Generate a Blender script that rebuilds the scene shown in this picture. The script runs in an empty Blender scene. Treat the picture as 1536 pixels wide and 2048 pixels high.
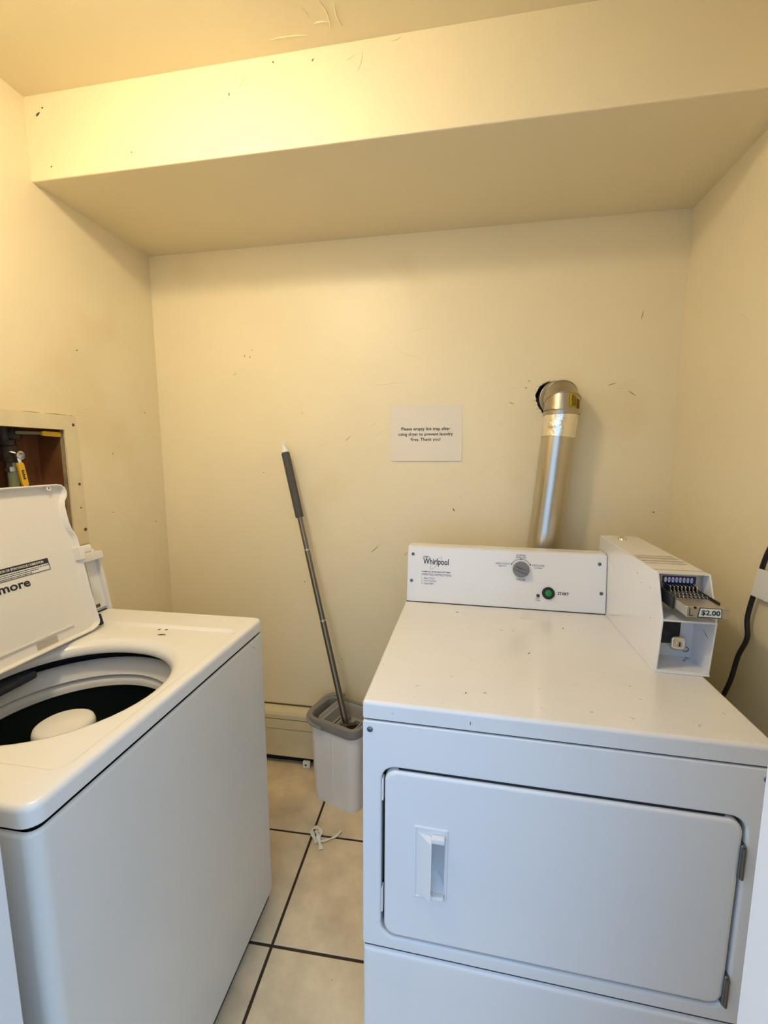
import bpy, bmesh, math, random
from mathutils import Vector, Matrix
rnd = random.Random(7)
D = bpy.data
SC = bpy.context.scene
COL = SC.collection
PI = math.pi

# ------------------------------------------------------------------ camera
def set_camera():
    f_px, yaw, pitch, roll = 869.76, -0.171, -0.1289, -0.003
    fwd = Vector((math.sin(yaw)*math.cos(pitch), math.cos(yaw)*math.cos(pitch), math.sin(pitch)))
    r0 = Vector((math.cos(yaw), -math.sin(yaw), 0)); u0 = r0.cross(fwd)
    r = r0*math.cos(roll)+u0*math.sin(roll); u = u0*math.cos(roll)-r0*math.sin(roll)
    cd = D.cameras.new('camera'); co = D.objects.new('camera', cd); COL.objects.link(co)
    m = Matrix.Identity(4)
    for i in range(3):
        m[i][0], m[i][1], m[i][2] = r[i], u[i], -fwd[i]
    m.translation = Vector((0.1489, -1.7415, 1.3801))
    co.matrix_world = m
    cd.sensor_fit = 'VERTICAL'; cd.sensor_height = 24.0
    cd.lens = f_px/2048*24.0
    cd.clip_start = 0.02; cd.clip_end = 50
    SC.camera = co
set_camera()

# ------------------------------------------------------------------ world, exposure
LAMP_POS = (-0.52, -1.17, 2.395)
LAMP_COL = (1.0, 0.84, 0.58); LAMP_STRENGTH = 73.0
w = D.worlds.new('daylight'); SC.world = w; w.use_nodes = True
bg = w.node_tree.nodes['Background']
bg.inputs[0].default_value = (0.45, 0.66, 1.0, 1); bg.inputs[1].default_value = 1.2
vs = SC.view_settings
vs.view_transform = 'Standard'; vs.look = 'None'; vs.exposure = 0.57; vs.gamma = 1.0
vs.use_curve_mapping = False

# ------------------------------------------------------------------ materials
MATS = {}
def mat(name, col, rough=0.5, metal=0.0, coat=0.0, var=0.0, vscale=6.0, bump=0.0, bscale=40.0, emit=None, estr=0.0, spec=0.5, col2=None, stretch=None, bdist=0.002):
    m = D.materials.new(name); m.use_nodes = True
    nt = m.node_tree; p = nt.nodes['Principled BSDF']
    p.inputs['Base Color'].default_value = (*col, 1)
    p.inputs['Roughness'].default_value = rough
    p.inputs['Metallic'].default_value = metal
    p.inputs['Specular IOR Level'].default_value = spec
    if coat: p.inputs['Coat Weight'].default_value = coat; p.inputs['Coat Roughness'].default_value = 0.08
    if emit: p.inputs['Emission Color'].default_value = (*emit, 1); p.inputs['Emission Strength'].default_value = estr
    tc = None
    def coords():
        t = nt.nodes.new('ShaderNodeTexCoord'); mp = nt.nodes.new('ShaderNodeMapping')
        if stretch: mp.inputs['Scale'].default_value = stretch
        nt.links.new(t.outputs['Object'], mp.inputs[0]); return mp
    if var or col2:
        tc = coords()
        n = nt.nodes.new('ShaderNodeTexNoise'); n.inputs['Scale'].default_value = vscale; n.inputs['Detail'].default_value = 6; n.inputs['Roughness'].default_value = 0.6
        nt.links.new(tc.outputs[0], n.inputs['Vector'])
        rp = nt.nodes.new('ShaderNodeValToRGB'); rp.color_ramp.elements[0].position = 0.3; rp.color_ramp.elements[1].position = 0.7
        c2 = col2 if col2 else tuple(c*(1-var) for c in col)
        rp.color_ramp.elements[0].color = (*c2, 1); rp.color_ramp.elements[1].color = (*col, 1)
        nt.links.new(n.outputs[0], rp.inputs[0]); nt.links.new(rp.outputs[0], p.inputs['Base Color'])
    if bump:
        tc = tc or coords()
        n = nt.nodes.new('ShaderNodeTexNoise'); n.inputs['Scale'].default_value = bscale; n.inputs['Detail'].default_value = 5
        nt.links.new(tc.outputs[0], n.inputs['Vector'])
        b = nt.nodes.new('ShaderNodeBump'); b.inputs['Strength'].default_value = bump; b.inputs['Distance'].default_value = bdist
        nt.links.new(n.outputs[0], b.inputs['Height']); nt.links.new(b.outputs[0], p.inputs['Normal'])
    MATS[name] = m
    return m

def speckle(m, scale, lo, hi, col, stretch=(1, 1, 1)):
    """wear: small scattered marks of a second colour mixed over the base"""
    nt = m.node_tree; p = nt.nodes['Principled BSDF']
    t = nt.nodes.new('ShaderNodeTexCoord'); mp = nt.nodes.new('ShaderNodeMapping'); mp.inputs['Scale'].default_value = stretch
    nt.links.new(t.outputs['Object'], mp.inputs[0])
    n = nt.nodes.new('ShaderNodeTexNoise'); n.inputs['Scale'].default_value = scale; n.inputs['Detail'].default_value = 3
    nt.links.new(mp.outputs[0], n.inputs['Vector'])
    r = nt.nodes.new('ShaderNodeValToRGB'); r.color_ramp.elements[0].position = lo; r.color_ramp.elements[1].position = hi
    nt.links.new(n.outputs[0], r.inputs[0])
    mx = nt.nodes.new('ShaderNodeMix'); mx.data_type = 'RGBA'
    src = p.inputs['Base Color'].links[0].from_socket if p.inputs['Base Color'].links else None
    if src: nt.links.new(src, mx.inputs[6])
    else: mx.inputs[6].default_value = p.inputs['Base Color'].default_value
    mx.inputs[7].default_value = (*col, 1)
    nt.links.new(r.outputs[0], mx.inputs[0]); nt.links.new(mx.outputs[2], p.inputs['Base Color'])

mat('wall_paint', (0.89, 0.775, 0.52), 0.42, var=0.05, vscale=2.0, bump=0.35, bscale=14, bdist=0.004)
speckle(MATS['wall_paint'], 26, 0.76, 0.80, (0.45, 0.34, 0.17))
mat('ceiling_paint', (0.89, 0.775, 0.52), 0.5, var=0.05, vscale=2.0, bump=0.35, bscale=9, bdist=0.004)
mat('ridge_paint', (0.89, 0.775, 0.52), 0.42)
mat('frame_paint', (0.80, 0.69, 0.44), 0.5, var=0.1, vscale=14, bump=0.4, bscale=18, bdist=0.003)
mat('chip_dark', (0.10, 0.07, 0.04), 0.8)
mat('chip_scuff', (0.46, 0.36, 0.19), 0.7)
mat('trim_white', (0.80, 0.80, 0.79), 0.4, bump=0.1, bscale=30)
mat('enamel', (0.82, 0.81, 0.80), 0.22, coat=0.3, bump=0.06, bscale=160, bdist=0.0004)
speckle(MATS['enamel'], 34, 0.80, 0.82, (0.42, 0.38, 0.33))
mat('enamel_top', (0.83, 0.81, 0.79), 0.25, coat=0.25, bump=0.08, bscale=140, bdist=0.0005, var=0.05, vscale=5)
speckle(MATS['enamel_top'], 55, 0.70, 0.76, (0.55, 0.50, 0.43))
mat('washer_white', (0.80, 0.77, 0.71), 0.28, coat=0.2, bump=0.06, bscale=120, bdist=0.0004)
mat('washer_side', (0.77, 0.74, 0.67), 0.30, coat=0.2, var=0.07, vscale=2.2, bump=0.10, bscale=5, bdist=0.003)
speckle(MATS['washer_side'], 30, 0.77, 0.79, (0.36, 0.33, 0.28))
mat('lid_plastic', (0.79, 0.75, 0.68), 0.35)
mat('tub_plastic', (0.76, 0.73, 0.67), 0.35)
mat('basket_dark', (0.020, 0.028, 0.022), 0.35, coat=0.2, bump=0.6, bscale=35)
mat('gap_dark', (0.012, 0.012, 0.014), 0.7)
mat('gap_blue', (0.04, 0.045, 0.06), 0.6)
mat('steel', (0.62, 0.61, 0.58), 0.3, metal=1.0)
mat('screw_steel', (0.20, 0.20, 0.21), 0.4, metal=1.0)
mat('hinge_grey', (0.16, 0.18, 0.19), 0.35, metal=0.7)
mat('chrome', (0.80, 0.78, 0.74), 0.12, metal=1.0)
mat('galvanised', (0.62, 0.58, 0.49), 0.28, metal=1.0, var=0.14, vscale=18, stretch=(1, 1, 0.3))
mat('elbow_steel', (0.50, 0.45, 0.36), 0.36, metal=1.0, var=0.15, vscale=14)
mat('foil', (0.90, 0.86, 0.76), 0.20, metal=1.0, bump=0.9, bscale=55, bdist=0.004)
mat('black_rubber', (0.012, 0.012, 0.013), 0.45)
mat('grip_grey', (0.075, 0.072, 0.066), 0.75, bump=0.3, bscale=300)
mat('pole_steel', (0.26, 0.22, 0.17), 0.28, metal=1.0)
mat('white_plastic', (0.82, 0.81, 0.79), 0.4)
mat('bucket_white', (0.86, 0.83, 0.78), 0.38, var=0.04, vscale=8)
mat('bucket_grey', (0.24, 0.225, 0.20), 0.5)
mat('bucket_grey_light', (0.36, 0.335, 0.29), 0.5)
mat('mop_pad', (0.07, 0.06, 0.05), 0.9)
mat('niche_wood', (0.22, 0.085, 0.025), 0.6, col2=(0.10, 0.035, 0.012), vscale=5, stretch=(1, 6, 1))
mat('board_edge', (0.40, 0.32, 0.18), 0.8, var=0.4, vscale=30)
mat('valve_yellow', (0.80, 0.46, 0.02), 0.45)
mat('brass_dull', (0.20, 0.15, 0.08), 0.45, metal=0.8)
mat('pipe_patina', (0.14, 0.24, 0.15), 0.6, col2=(0.26, 0.20, 0.10), vscale=25)
mat('pipe_dark', (0.04, 0.03, 0.022), 0.6)
mat('sticker_yellow', (0.80, 0.58, 0.02), 0.5)
mat('sticker_red', (0.36, 0.16, 0.03), 0.5)
mat('ink', (0.018, 0.018, 0.022), 0.6)
mat('ink_grey', (0.16, 0.16, 0.175), 0.6)
mat('ink_pale', (0.45, 0.40, 0.32), 0.6)
mat('print_white', (0.80, 0.78, 0.73), 0.5)
mat('paper', (0.83, 0.76, 0.66), 0.7)
mat('stain_grey', (0.76, 0.74, 0.69), 0.35)
mat('knob_grey', (0.20, 0.20, 0.20), 0.45)
mat('knob_line', (0.03, 0.03, 0.03), 0.5)
mat('button_green', (0.015, 0.22, 0.05), 0.3)
mat('led_red', (0.10, 0.022, 0.012), 0.3)
mat('label_blue', (0.012, 0.022, 0.20), 0.4)
mat('coin_plate', (0.58, 0.55, 0.48), 0.32, metal=0.9, var=0.2, vscale=40)
mat('coin_dark', (0.03, 0.032, 0.04), 0.35, metal=0.6)
mat('tag_white', (0.80, 0.79, 0.77), 0.6)
mat('tie_white', (0.84, 0.80, 0.70), 0.45)
mat('heater_cream', (0.74, 0.65, 0.42), 0.4, var=0.12, vscale=7)
mat('grout', (0.060, 0.036, 0.016), 0.9, var=0.3, vscale=20)
mat('hall_floor', (0.40, 0.32, 0.20), 0.6, var=0.2, vscale=5)
mat('lamp_glass', (0.9, 0.85, 0.7), 0.4, emit=LAMP_COL, estr=LAMP_STRENGTH)
def tile_mat():
    m = mat('tile', (0.92, 0.75, 0.49), 0.38, var=0.34, vscale=6.5, bump=0.12, bscale=30)
    nt = m.node_tree
    for n in nt.nodes:
        if n.type == 'TEX_COORD':
            g = nt.nodes.new('ShaderNodeNewGeometry')
            for l in list(n.outputs['Object'].links):
                nt.links.new(g.outputs['Position'], l.to_socket)
    speckle(m, 60, 0.72, 0.80, (0.36, 0.24, 0.11)); speckle(m, 2.3, 0.52, 0.85, (0.50, 0.34, 0.16))
tile_mat()

# ------------------------------------------------------------------ helpers
OFFS = {}
def root_off(o):
    while o is not None:
        if o.name in OFFS: return OFFS[o.name]
        o = o.parent
    return None

def obj(name, bm, m, parent=None, smooth=35.0, kind=None, label=None):
    off = root_off(parent)
    if off: bmesh.ops.translate(bm, verts=bm.verts, vec=-Vector(off))
    bmesh.ops.recalc_face_normals(bm, faces=bm.faces)
    me = D.meshes.new(name); bm.to_mesh(me); bm.free()
    me.materials.append(MATS[m])
    if smooth:
        for p in me.polygons: p.use_smooth = True
        me.set_sharp_from_angle(angle=math.radians(smooth))
    o = D.objects.new(name, me); COL.objects.link(o)
    if smooth:
        wn = o.modifiers.new('weighted_normals', 'WEIGHTED_NORMAL'); wn.keep_sharp = True; wn.weight = 100
    if parent is not None: o.parent = parent
    if kind: o['kind'] = kind
    if label: o['label'] = label
    return o

def tag(o, label, cat, group=None):
    o['label'] = label; o['category'] = cat
    if group: o['group'] = group
    return o

def thing(name, label, cat, loc=(0, 0, 0), rot=(0, 0, 0), world=True, group=None):
    o = D.objects.new(name, None); COL.objects.link(o)
    o.location = loc; o.rotation_euler = rot; o.empty_display_size = 0.05
    if world: OFFS[o.name] = loc
    return tag(o, label, cat, group)

def box(bm, x0, x1, y0, y1, z0, z1, bev=0.0, seg=2, M=None, only=None):
    vs_ = [bm.verts.new((x, y, z)) for x in (x0, x1) for y in (y0, y1) for z in (z0, z1)]
    fs = [bm.faces.new([vs_[i] for i in q]) for q in ((0, 1, 3, 2), (4, 6, 7, 5), (0, 4, 5, 1), (2, 3, 7, 6), (0, 2, 6, 4), (1, 5, 7, 3))]
    new = list(vs_)
    if bev:
        es = list({e for f in fs for e in f.edges})
        if only: es = [e for e in es if only(e)]
        r = bmesh.ops.bevel(bm, geom=es, offset=bev, segments=seg, profile=0.5, affect='EDGES')
        new = list({v for f in r['faces'] for v in f.verts} | {v for v in vs_ if v.is_valid})
    if M is not None: bmesh.ops.transform(bm, matrix=M, verts=[v for v in new if v.is_valid])
    return bm

def BX(*a, **k): return box(bmesh.new(), *a, **k)

def prism(bm, pts, axis, a0, a1, bev=0.0, seg=2):
    """extrude a 2-D polygon along an axis; pts are the other two coordinates in xyz order"""
    def P(p, a):
        if axis == 'x': return (a, p[0], p[1])
        if axis == 'y': return (p[0], a, p[1])
        return (p[0], p[1], a)
    A = [bm.verts.new(P(p, a0)) for p in pts]; B = [bm.verts.new(P(p, a1)) for p in pts]
    n = len(pts); fs = [bm.faces.new(A), bm.faces.new(B[::-1])]
    for i in range(n): fs.append(bm.faces.new((A[i], B[i], B[(i+1) % n], A[(i+1) % n])))
    if bev:
        es = list({e for f in fs for e in f.edges})
        bmesh.ops.bevel(bm, geom=es, offset=bev, segments=seg, profile=0.5, affect='EDGES')
    return bm

def rr(x0, x1, z0, z1, r, n=6, ins=0.0):
    """rounded rectangle loop, inset by ins"""
    x0 += ins; x1 -= ins; z0 += ins; z1 -= ins; r = max(r-ins, 0.0005)
    out = []
    for cx, cz, a in ((x1-r, z1-r, 0), (x0+r, z1-r, 90), (x0+r, z0+r, 180), (x1-r, z0+r, 270)):
        for i in range(n+1):
            t = math.radians(a+90*i/n); out.append((cx+r*math.cos(t), cz+r*math.sin(t)))
    return out

def ring(bm, pts, fn): return [bm.verts.new(fn(p)) for p in pts]
def bridge(bm, A, B, closed=True):
    n = len(A)
    for i in range(n if closed else n-1):
        j = (i+1) % n
        bm.faces.new((A[i], A[j], B[j], B[i]))
def cap(bm, rings):
    es = []
    for R_ in rings:
        for i in range(len(R_)):
            a, b = R_[i], R_[(i+1) % len(R_)]
            e = bm.edges.get((a, b)) or bm.edges.new((a, b)); es.append(e)
    bmesh.ops.triangle_fill(bm, edges=es, use_beauty=True)

def sweep_rings(bm, rings, close=True, cap0=False, cap1=False):
    for a, b in zip(rings, rings[1:]): bridge(bm, a, b, close)
    if cap0: bm.faces.new(rings[0])
    if cap1: bm.faces.new(rings[-1][::-1])

def catmull(P, n=8):
    P = [Vector(p) for p in P]; Q = [2*P[0]-P[1]]+P+[2*P[-1]-P[-2]]; out = []
    for i in range(1, len(Q)-2):
        for k in range(n):
            t = k/n; a, b, c, d = Q[i-1], Q[i], Q[i+1], Q[i+2]
            out.append(0.5*((2*b)+(c-a)*t+(2*a-5*b+4*c-d)*t*t+(3*b-a-3*c+d)*t**3))
    out.append(P[-1]); return out

def tube(bm, path, rad, n=12, caps=True, flat=None):
    path = [Vector(p) for p in path]
    rads = rad if isinstance(rad, (list, tuple)) else [rad]*len(path)
    rings = []; up = None
    for i, p in enumerate(path):
        t = (path[min(i+1, len(path)-1)]-path[max(i-1, 0)]).normalized()
        if up is None:
            up = Vector((0, 0, 1)) if abs(t.z) < 0.9 else Vector((0, -1, 0))
        u = (up-t*up.dot(t)).normalized(); v = t.cross(u); up = u
        fu = flat if flat else 1.0
        rings.append([bm.verts.new(p+u*(rads[i]*fu*math.cos(2*PI*k/n))+v*(rads[i]*math.sin(2*PI*k/n))) for k in range(n)])
    sweep_rings(bm, rings, True, caps, caps)
    return bm

def lathe(bm, prof, centre=(0, 0, 0), n=24, M=None, caps=True):
    """prof: (radius, height) about z"""
    rings = []; vs_ = []
    for r, h in prof:
        R_ = [bm.verts.new((r*math.cos(2*PI*k/n), r*math.sin(2*PI*k/n), h)) for k in range(n)]
        rings.append(R_); vs_ += R_
    sweep_rings(bm, rings, True, caps, caps)
    T = Matrix.Translation(centre)
    bmesh.ops.transform(bm, matrix=T @ M if M is not None else T, verts=vs_)
    return bm

def frame(origin, xa, ya):
    xa = Vector(xa).normalized(); ya = Vector(ya).normalized(); za = xa.cross(ya).normalized()
    m = Matrix.Identity(4)
    for i in range(3): m[i][0], m[i][1], m[i][2], m[i][3] = xa[i], ya[i], za[i], origin[i]
    return m

def text_bm(s, width=None, height=None, bold=0.0, align='LEFT', depth=0.0004, lines=1.0, xs=1.0):
    cu = D.curves.new('lettering', 'FONT'); cu.body = s; cu.align_x = align; cu.size = 1.0; cu.extrude = 0.0
    cu.offset = bold; cu.space_line = lines; cu.resolution_u = 3
    o = D.objects.new('lettering', cu); COL.objects.link(o)
    dg = bpy.context.evaluated_depsgraph_get(); me = D.meshes.new_from_object(o.evaluated_get(dg))
    bm = bmesh.new(); bm.from_mesh(me)
    D.objects.remove(o); D.curves.remove(cu); D.meshes.remove(me)
    xs_ = [v.co.x for v in bm.verts]; ys_ = [v.co.y for v in bm.verts]
    W = max(xs_)-min(xs_); H = max(ys_)-min(ys_)
    if width: sx = width/W; sy = (height/H) if height else sx
    else: sy = height/H; sx = sy*xs
    x0 = min(xs_); y0 = min(ys_)
    for v in bm.verts: v.co = Vector(((v.co.x-x0)*sx, (v.co.y-y0)*sy, 0))
    r = bmesh.ops.extrude_face_region(bm, geom=list(bm.faces))
    bmesh.ops.translate(bm, verts=[g for g in r['geom'] if isinstance(g, bmesh.types.BMVert)], vec=(0, 0, depth))
    return bm

def text(name, s, m, parent, fr, x, y, anchor='left', **k):
    bm = text_bm(s, **k)
    W = max(v.co.x for v in bm.verts)
    dx = x-(W if anchor == 'right' else W/2 if anchor == 'mid' else 0)
    bmesh.ops.transform(bm, matrix=fr @ Matrix.Translation((dx, y, 0.0002)), verts=bm.verts)
    return obj(name, bm, m, parent, smooth=None)

def struct(name, bm, m, label=None, smooth=None):
    o = obj(name, bm, m, None, smooth=smooth); o['kind'] = 'structure'
    if label: o['label'] = label
    return o

# ------------------------------------------------------------------ room shell
XL, XR, ZC, ZS, YS, YF, YFO = -1.1445, 0.9104, 2.437, 2.2055, -0.5076, -1.345, -1.46
DL, DR_, DH = -0.408, 0.417, 2.03          # doorway

def plate_hole(axis, outer, holes, a0, a1):
    """wall slab with real holes; axis is the wall normal"""
    bm = bmesh.new()
    def P(a):
        if axis == 'x': return lambda p: (a, p[0], p[1])
        if axis == 'z': return lambda p: (p[0], p[1], a)
        return lambda p: (p[0], a, p[1])
    L = [outer]+holes
    A = [ring(bm, l, P(a0)) for l in L]; B = [ring(bm, l, P(a1)) for l in L]
    cap(bm, A); cap(bm, B)
    for a, b in zip(A, B): bridge(bm, a, b)
    return bm

# pipe hole: ragged outline around the duct elbow
PC = Vector((0.497, 1.588))
hole_pts = []
for k in range(28):
    a = 2*PI*k/28
    rr_ = 0.066+0.003*math.sin(3*a+1)+rnd.uniform(-0.002, 0.002)
    if 1.9 < a < 4.0: rr_ += 0.006*math.sin((a-1.9)/2.1*PI)+rnd.uniform(0, 0.003)
    hole_pts.append((PC.x+rr_*math.cos(a), PC.y+rr_*math.sin(a)))
wb = struct('wall_back', plate_hole('y', [(XL-.1, -.02), (XR+.1, -.02), (XR+.1, ZC+.05), (XL-.1, ZC+.05)], [hole_pts], 0.0, 0.1), 'wall_paint', 'cream painted back wall with patched plaster behind the dryer')
obj('pipe_hole_lining', BX(PC.x-.09, PC.x+.09, 0.098, 0.102, PC.y-.09, PC.y+.09), 'gap_dark', wb, smooth=None)
# ragged plaster lip around the hole
bm = bmesh.new()
for k in range(28):
    if not (9 <= k <= 18): continue
    a = 2*PI*(k+0.5)/28; q = Vector(hole_pts[k]); c = PC+(q-PC)*1.07
    s = rnd.uniform(.004, .008)
    box(bm, c.x-s, c.x+s, -0.0022, 0.001, c.y-s*.7, c.y+s*.7, 0.0012, 1)
obj('plaster_lip', bm, 'ridge_paint', wb, kind='stuff')

NY0, NY1, NZ0, NZ1 = -0.86, -0.482, 1.125, 1.468     # niche opening
wl = struct('wall_left', plate_hole('x', [(YFO, -.02), (0.0, -.02), (0.0, ZC+.05), (YFO, ZC+.05)], [[(NY0-.012, NZ0-.012), (NY1+.012, NZ0-.012), (NY1+.012, NZ1+.012), (NY0-.012, NZ1+.012)]], XL, XL-0.1), 'wall_paint', 'cream painted side wall with an open plumbing niche behind the washer')
wr = struct('wall_right', BX(XR, XR+.1, YFO, 0.0, -.02, ZC+.05), 'wall_paint', 'cream painted side wall beside the dryer')
bm = bmesh.new()
prism(bm, [(XL-.1, -.02), (DL-.018, -.02), (DL-.018, DH), (DR_+.018, DH), (DR_+.018, -.02), (XR+.1, -.02), (XR+.1, ZC+.05), (XL-.1, ZC+.05)], 'y', YFO, YF)
wf = struct('wall_front', bm, 'trim_white', 'white painted wall with the doorway the room is seen through')
struct('ceiling', BX(XL-.1, XR+.1, YFO, 0.1, ZC, ZC+.1), 'ceiling_paint', 'cream painted ceiling')
struct('ceiling_soffit', BX(XL-.02, XR+.02, YS, 0.02, ZS, ZC+.02, 0.004, 2), 'ceiling_paint', 'boxed cream soffit dropped across the back of the ceiling')
fl = struct('floor', BX(XL-.1, XR+.1, YF, 0.1, -.10, -.003), 'grout', 'beige ceramic tile floor with dark grout')
struct('floor_hallway', BX(-2.2, 2.2, -3.4, YF, -.10, -.002), 'hall_floor', 'plain hallway floor outside the doorway')

def clip_poly(P, axis, val, keep_less):
    out = []
    for i in range(len(P)):
        a, b = P[i], P[(i+1) % len(P)]
        ia = (a[axis] <= val) == keep_less or a[axis] == val; ib = (b[axis] <= val) == keep_less or b[axis] == val
        if ia: out.append(a)
        if ia != ib:
            t = (val-a[axis])/(b[axis]-a[axis]); out.append(tuple(a[k]+t*(b[k]-a[k]) for k in (0, 1)))
    return out
TS, TR_, GW = 0.37, 0.0187, 0.0085
for i in range(-4, 5):
    for j in range(-5, 4):
        c = []
        for dx, dy in ((0, 0), (1, 0), (1, 1), (0, 1)):
            lx = i*TS+(GW/2 if dx == 0 else TS-GW/2); ly = j*TS+(GW/2 if dy == 0 else TS-GW/2)
            c.append((-0.358+lx*math.cos(TR_)-ly*math.sin(TR_), -0.374+lx*math.sin(TR_)+ly*math.cos(TR_)))
        for ax, val, less in ((0, XL, False), (0, XR, True), (1, YF, False), (1, 0.0, True)):
            if c: c = clip_poly(c, ax, val, less)
        if len(c) < 3: continue
        area = abs(sum(c[k][0]*c[(k+1) % len(c)][1]-c[(k+1) % len(c)][0]*c[k][1] for k in range(len(c))))/2
        if area < 0.0008: continue
        bm = bmesh.new(); prism(bm, c, 'z', -0.006, 0.0)
        es = [e for e in bm.edges if all(abs(v.co.z) < 1e-6 for v in e.verts)]
        bmesh.ops.bevel(bm, geom=es, offset=0.0015, segments=1, affect='EDGES')
        obj('floor_tile', bm, 'tile', fl)

# raised plaster strokes and chips on the walls (too fine to pick apart singly)
def strokes(parent, plane, items):
    bm = bmesh.new()
    for (u, v, L, ang, bend, wd) in items:
        pts = []
        for k in range(7):
            t = k/6-.5; x = L*t; y = bend*(4*t*t)
            pts.append((u+x*math.cos(ang)-y*math.sin(ang), v+x*math.sin(ang)+y*math.cos(ang)))
        P = [plane(p) for p in pts]
        tube(bm, P, [wd*.85*(0.25+0.75*math.sin(PI*k/6)) for k in range(7)], 6, True)
    return obj('plaster_ridges', bm, 'ridge_paint', parent, kind='stuff')
back = lambda p: Vector((p[0], -0.0003, p[1]))
R_ = [(-.14, 1.66, .13, .05, .004, .0016), (-.02, 1.86, .09, .25, -.006, .0014), (-.06, 1.77, .12, -.35, .004, .0012), (.02, 1.72, .07, 1.5, .006, .0012),
      (-.55, 1.10, .06, -.5, .004, .0016), (-.44, 1.02, .09, -.5, .006, .0016), (-.47, .98, .06, -.3, .004, .0014), (-.25, 1.16, .10, -.55, -.008, .0016),
      (-.19, 1.0, .07, .7, .003, .0022), (-.2, .92, .05, -.45, .003, .0015), (-.24, .90, .05, -.45, .003, .0013), (-.43, .70, .08, -.45, .006, .0018),
      (-.41, .67, .08, -.4, .005, .0016), (-.40, .63, .07, -.3, .005, .0014), (-.46, .74, .05, -.6, .003, .0013), (-.36, .60, .05, -.1, .003, .0012),
      (-.42, 1.42, .06, .35, .004, .0014), (-.4, 1.36, .05, .1, .004, .0012), (-.7, 2.0, .05, .7, .003, .0012), (-.75, 1.92, .05, .05, .004, .0012),
      (-.58, 1.82, .04, -.6, .004, .0012), (-.2, 1.5, .05, .4, .004, .0013), (-.17, 1.47, .04, .6, .003, .0012), (.3, 1.5, .05, -.4, .003, .0013), (.34, 1.63, .04, -.3, .003, .0012),
      (.72, 1.62, .05, .2, .004, .0014), (.7, 1.48, .06, .3, .004, .0014), (.74, 1.40, .05, -.8, .004, .0014), (.63, 1.8, .05, .6, .003, .0012), (.32, 1.38, .06, .6, .004, .0012),
      (.68, 1.86, .03, -1.2, .002, .0012), (.2, 1.15, .04, .8, .002, .0012), (.3, 1.32, .05, .05, .002, .0012), (.24, 1.05, .05, .5, .002, .001)]
strokes(wb, back, R_)
def chips(parent, plane, items, m='chip_dark', nm='paint_nicks'):
    bm = bmesh.new()
    for (u, v, L, ang, wd) in items:
        pts = [plane((u+L*t*math.cos(ang), v+L*t*math.sin(ang))) for t in (-.5, -.2, .2, .5)]
        tube(bm, pts, [wd*.3, wd, wd*.8, wd*.2], 6, True)
    return obj(nm, bm, m, parent, kind='stuff')
C1 = [(-.735, 1.79, .010, 1.2, .0012), (-.712, 1.785, .009, 1.0, .0012), (-.702, 1.812, .006, -.7, .001), (-.49, 1.555, .005, .5, .0014), (-.67, 1.31, .005, 0, .0015),
      (.13, 1.165, .014, -1.1, .0022), (.155, 1.22, .004, 0, .0012), (.86, 1.17, .006, 0, .002), (.39, 1.63, .006, .6, .0016), (.4, 1.655, .006, 0, .0016), (-.5, .84, .005, 0, .0022), (-.34, .5, .004, 0, .002)]
chips(wb, back, C1)
chips(wb, back, [(.775, 1.87, .03, 1.4, .0018), (.76, 1.6, .03, -.6, .002), (.69, 1.635, .03, .3, .0016), (.34, 1.575, .02, -.4, .0016), (-.3, 1.45, .03, .7, .0012), (-.06, .98, .03, .7, .001), (-.78, 1.72, .02, .6, .001), (-.42, .69, .05, -.45, .0012), (-.19, .995, .04, .75, .0012)], 'chip_scuff', 'paint_scuffs')
speckle(MATS['wall_paint'], 1.7, 0.60, 0.95, (0.66, 0.50, 0.22))
leftp = lambda p: Vector((XL+0.0003, p[0], p[1]))
chips(wl, leftp, [(-.40, 1.74, .006, .5, .0018), (-.09, 1.56, .006, .5, .0018), (-.28, 1.39, .006, -.8, .0016), (-.07, 1.1, .006, 1.5, .0016), (-.62, 2.30, .007, .5, .0018), (-.3, 1.17, .01, .1, .001)])
strokes(wl, leftp, [(-.38, 1.545, .03, .0, .003, .0015), (-.28, 1.12, .03, 1.3, .002, .0012), (-.2, 1.25, .04, 1.4, .002, .0012)])
rightp = lambda p: Vector((XR-0.0003, p[0], p[1]))
strokes(wr, rightp, [(-.35, 1.75, .05, .6, .003, .0012), (-.3, 1.3, .05, .1, .003, .0012), (-.45, .92, .06, 1.2, .003, .0012), (-.25, 1.6, .04, .2, .003, .0012)])
front = lambda p: Vector((p[0], YS-0.0003, p[1]))
so = D.objects['ceiling_soffit']
strokes(so, front, [(-.47, 2.40, .06, 1.5, .003, .0013), (-.45, 2.385, .05, .9, .006, .0013), (-.12, 2.39, .05, 1.3, .004, .0016), (-.15, 2.40, .03, .3, .003, .0013), (-.36, 2.405, .03, -.9, .003, .0013), (-.03, 2.425, .03, .2, .003, .002)])
chips(so, front, [(-1.10, 2.385, .016, .6, .0028), (-1.083, 2.40, .006, .4, .002), (-.49, 2.36, .008, 1.5, .0016), (-.36, 2.42, .008, -.8, .0014), (-1.07, 2.24, .006, .8, .0016), (-.80, 2.25, .004, 0, .0014), (-.25, 2.41, .008, .8, .0014)])
ceilp = lambda p: Vector((p[0], p[1], ZC-0.0003))
strokes(D.objects['ceiling'], ceilp, [(-.185, -.585, .07, 1.5, .008, .0025), (-.165, -.58, .06, 1.5, -.006, .0025), (-.235, -.60, .03, 1.2, .003, .002), (-.205, -.572, .04, .1, .005, .002), (-.3, -.55, .1, .05, .004, .0016)])

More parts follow.
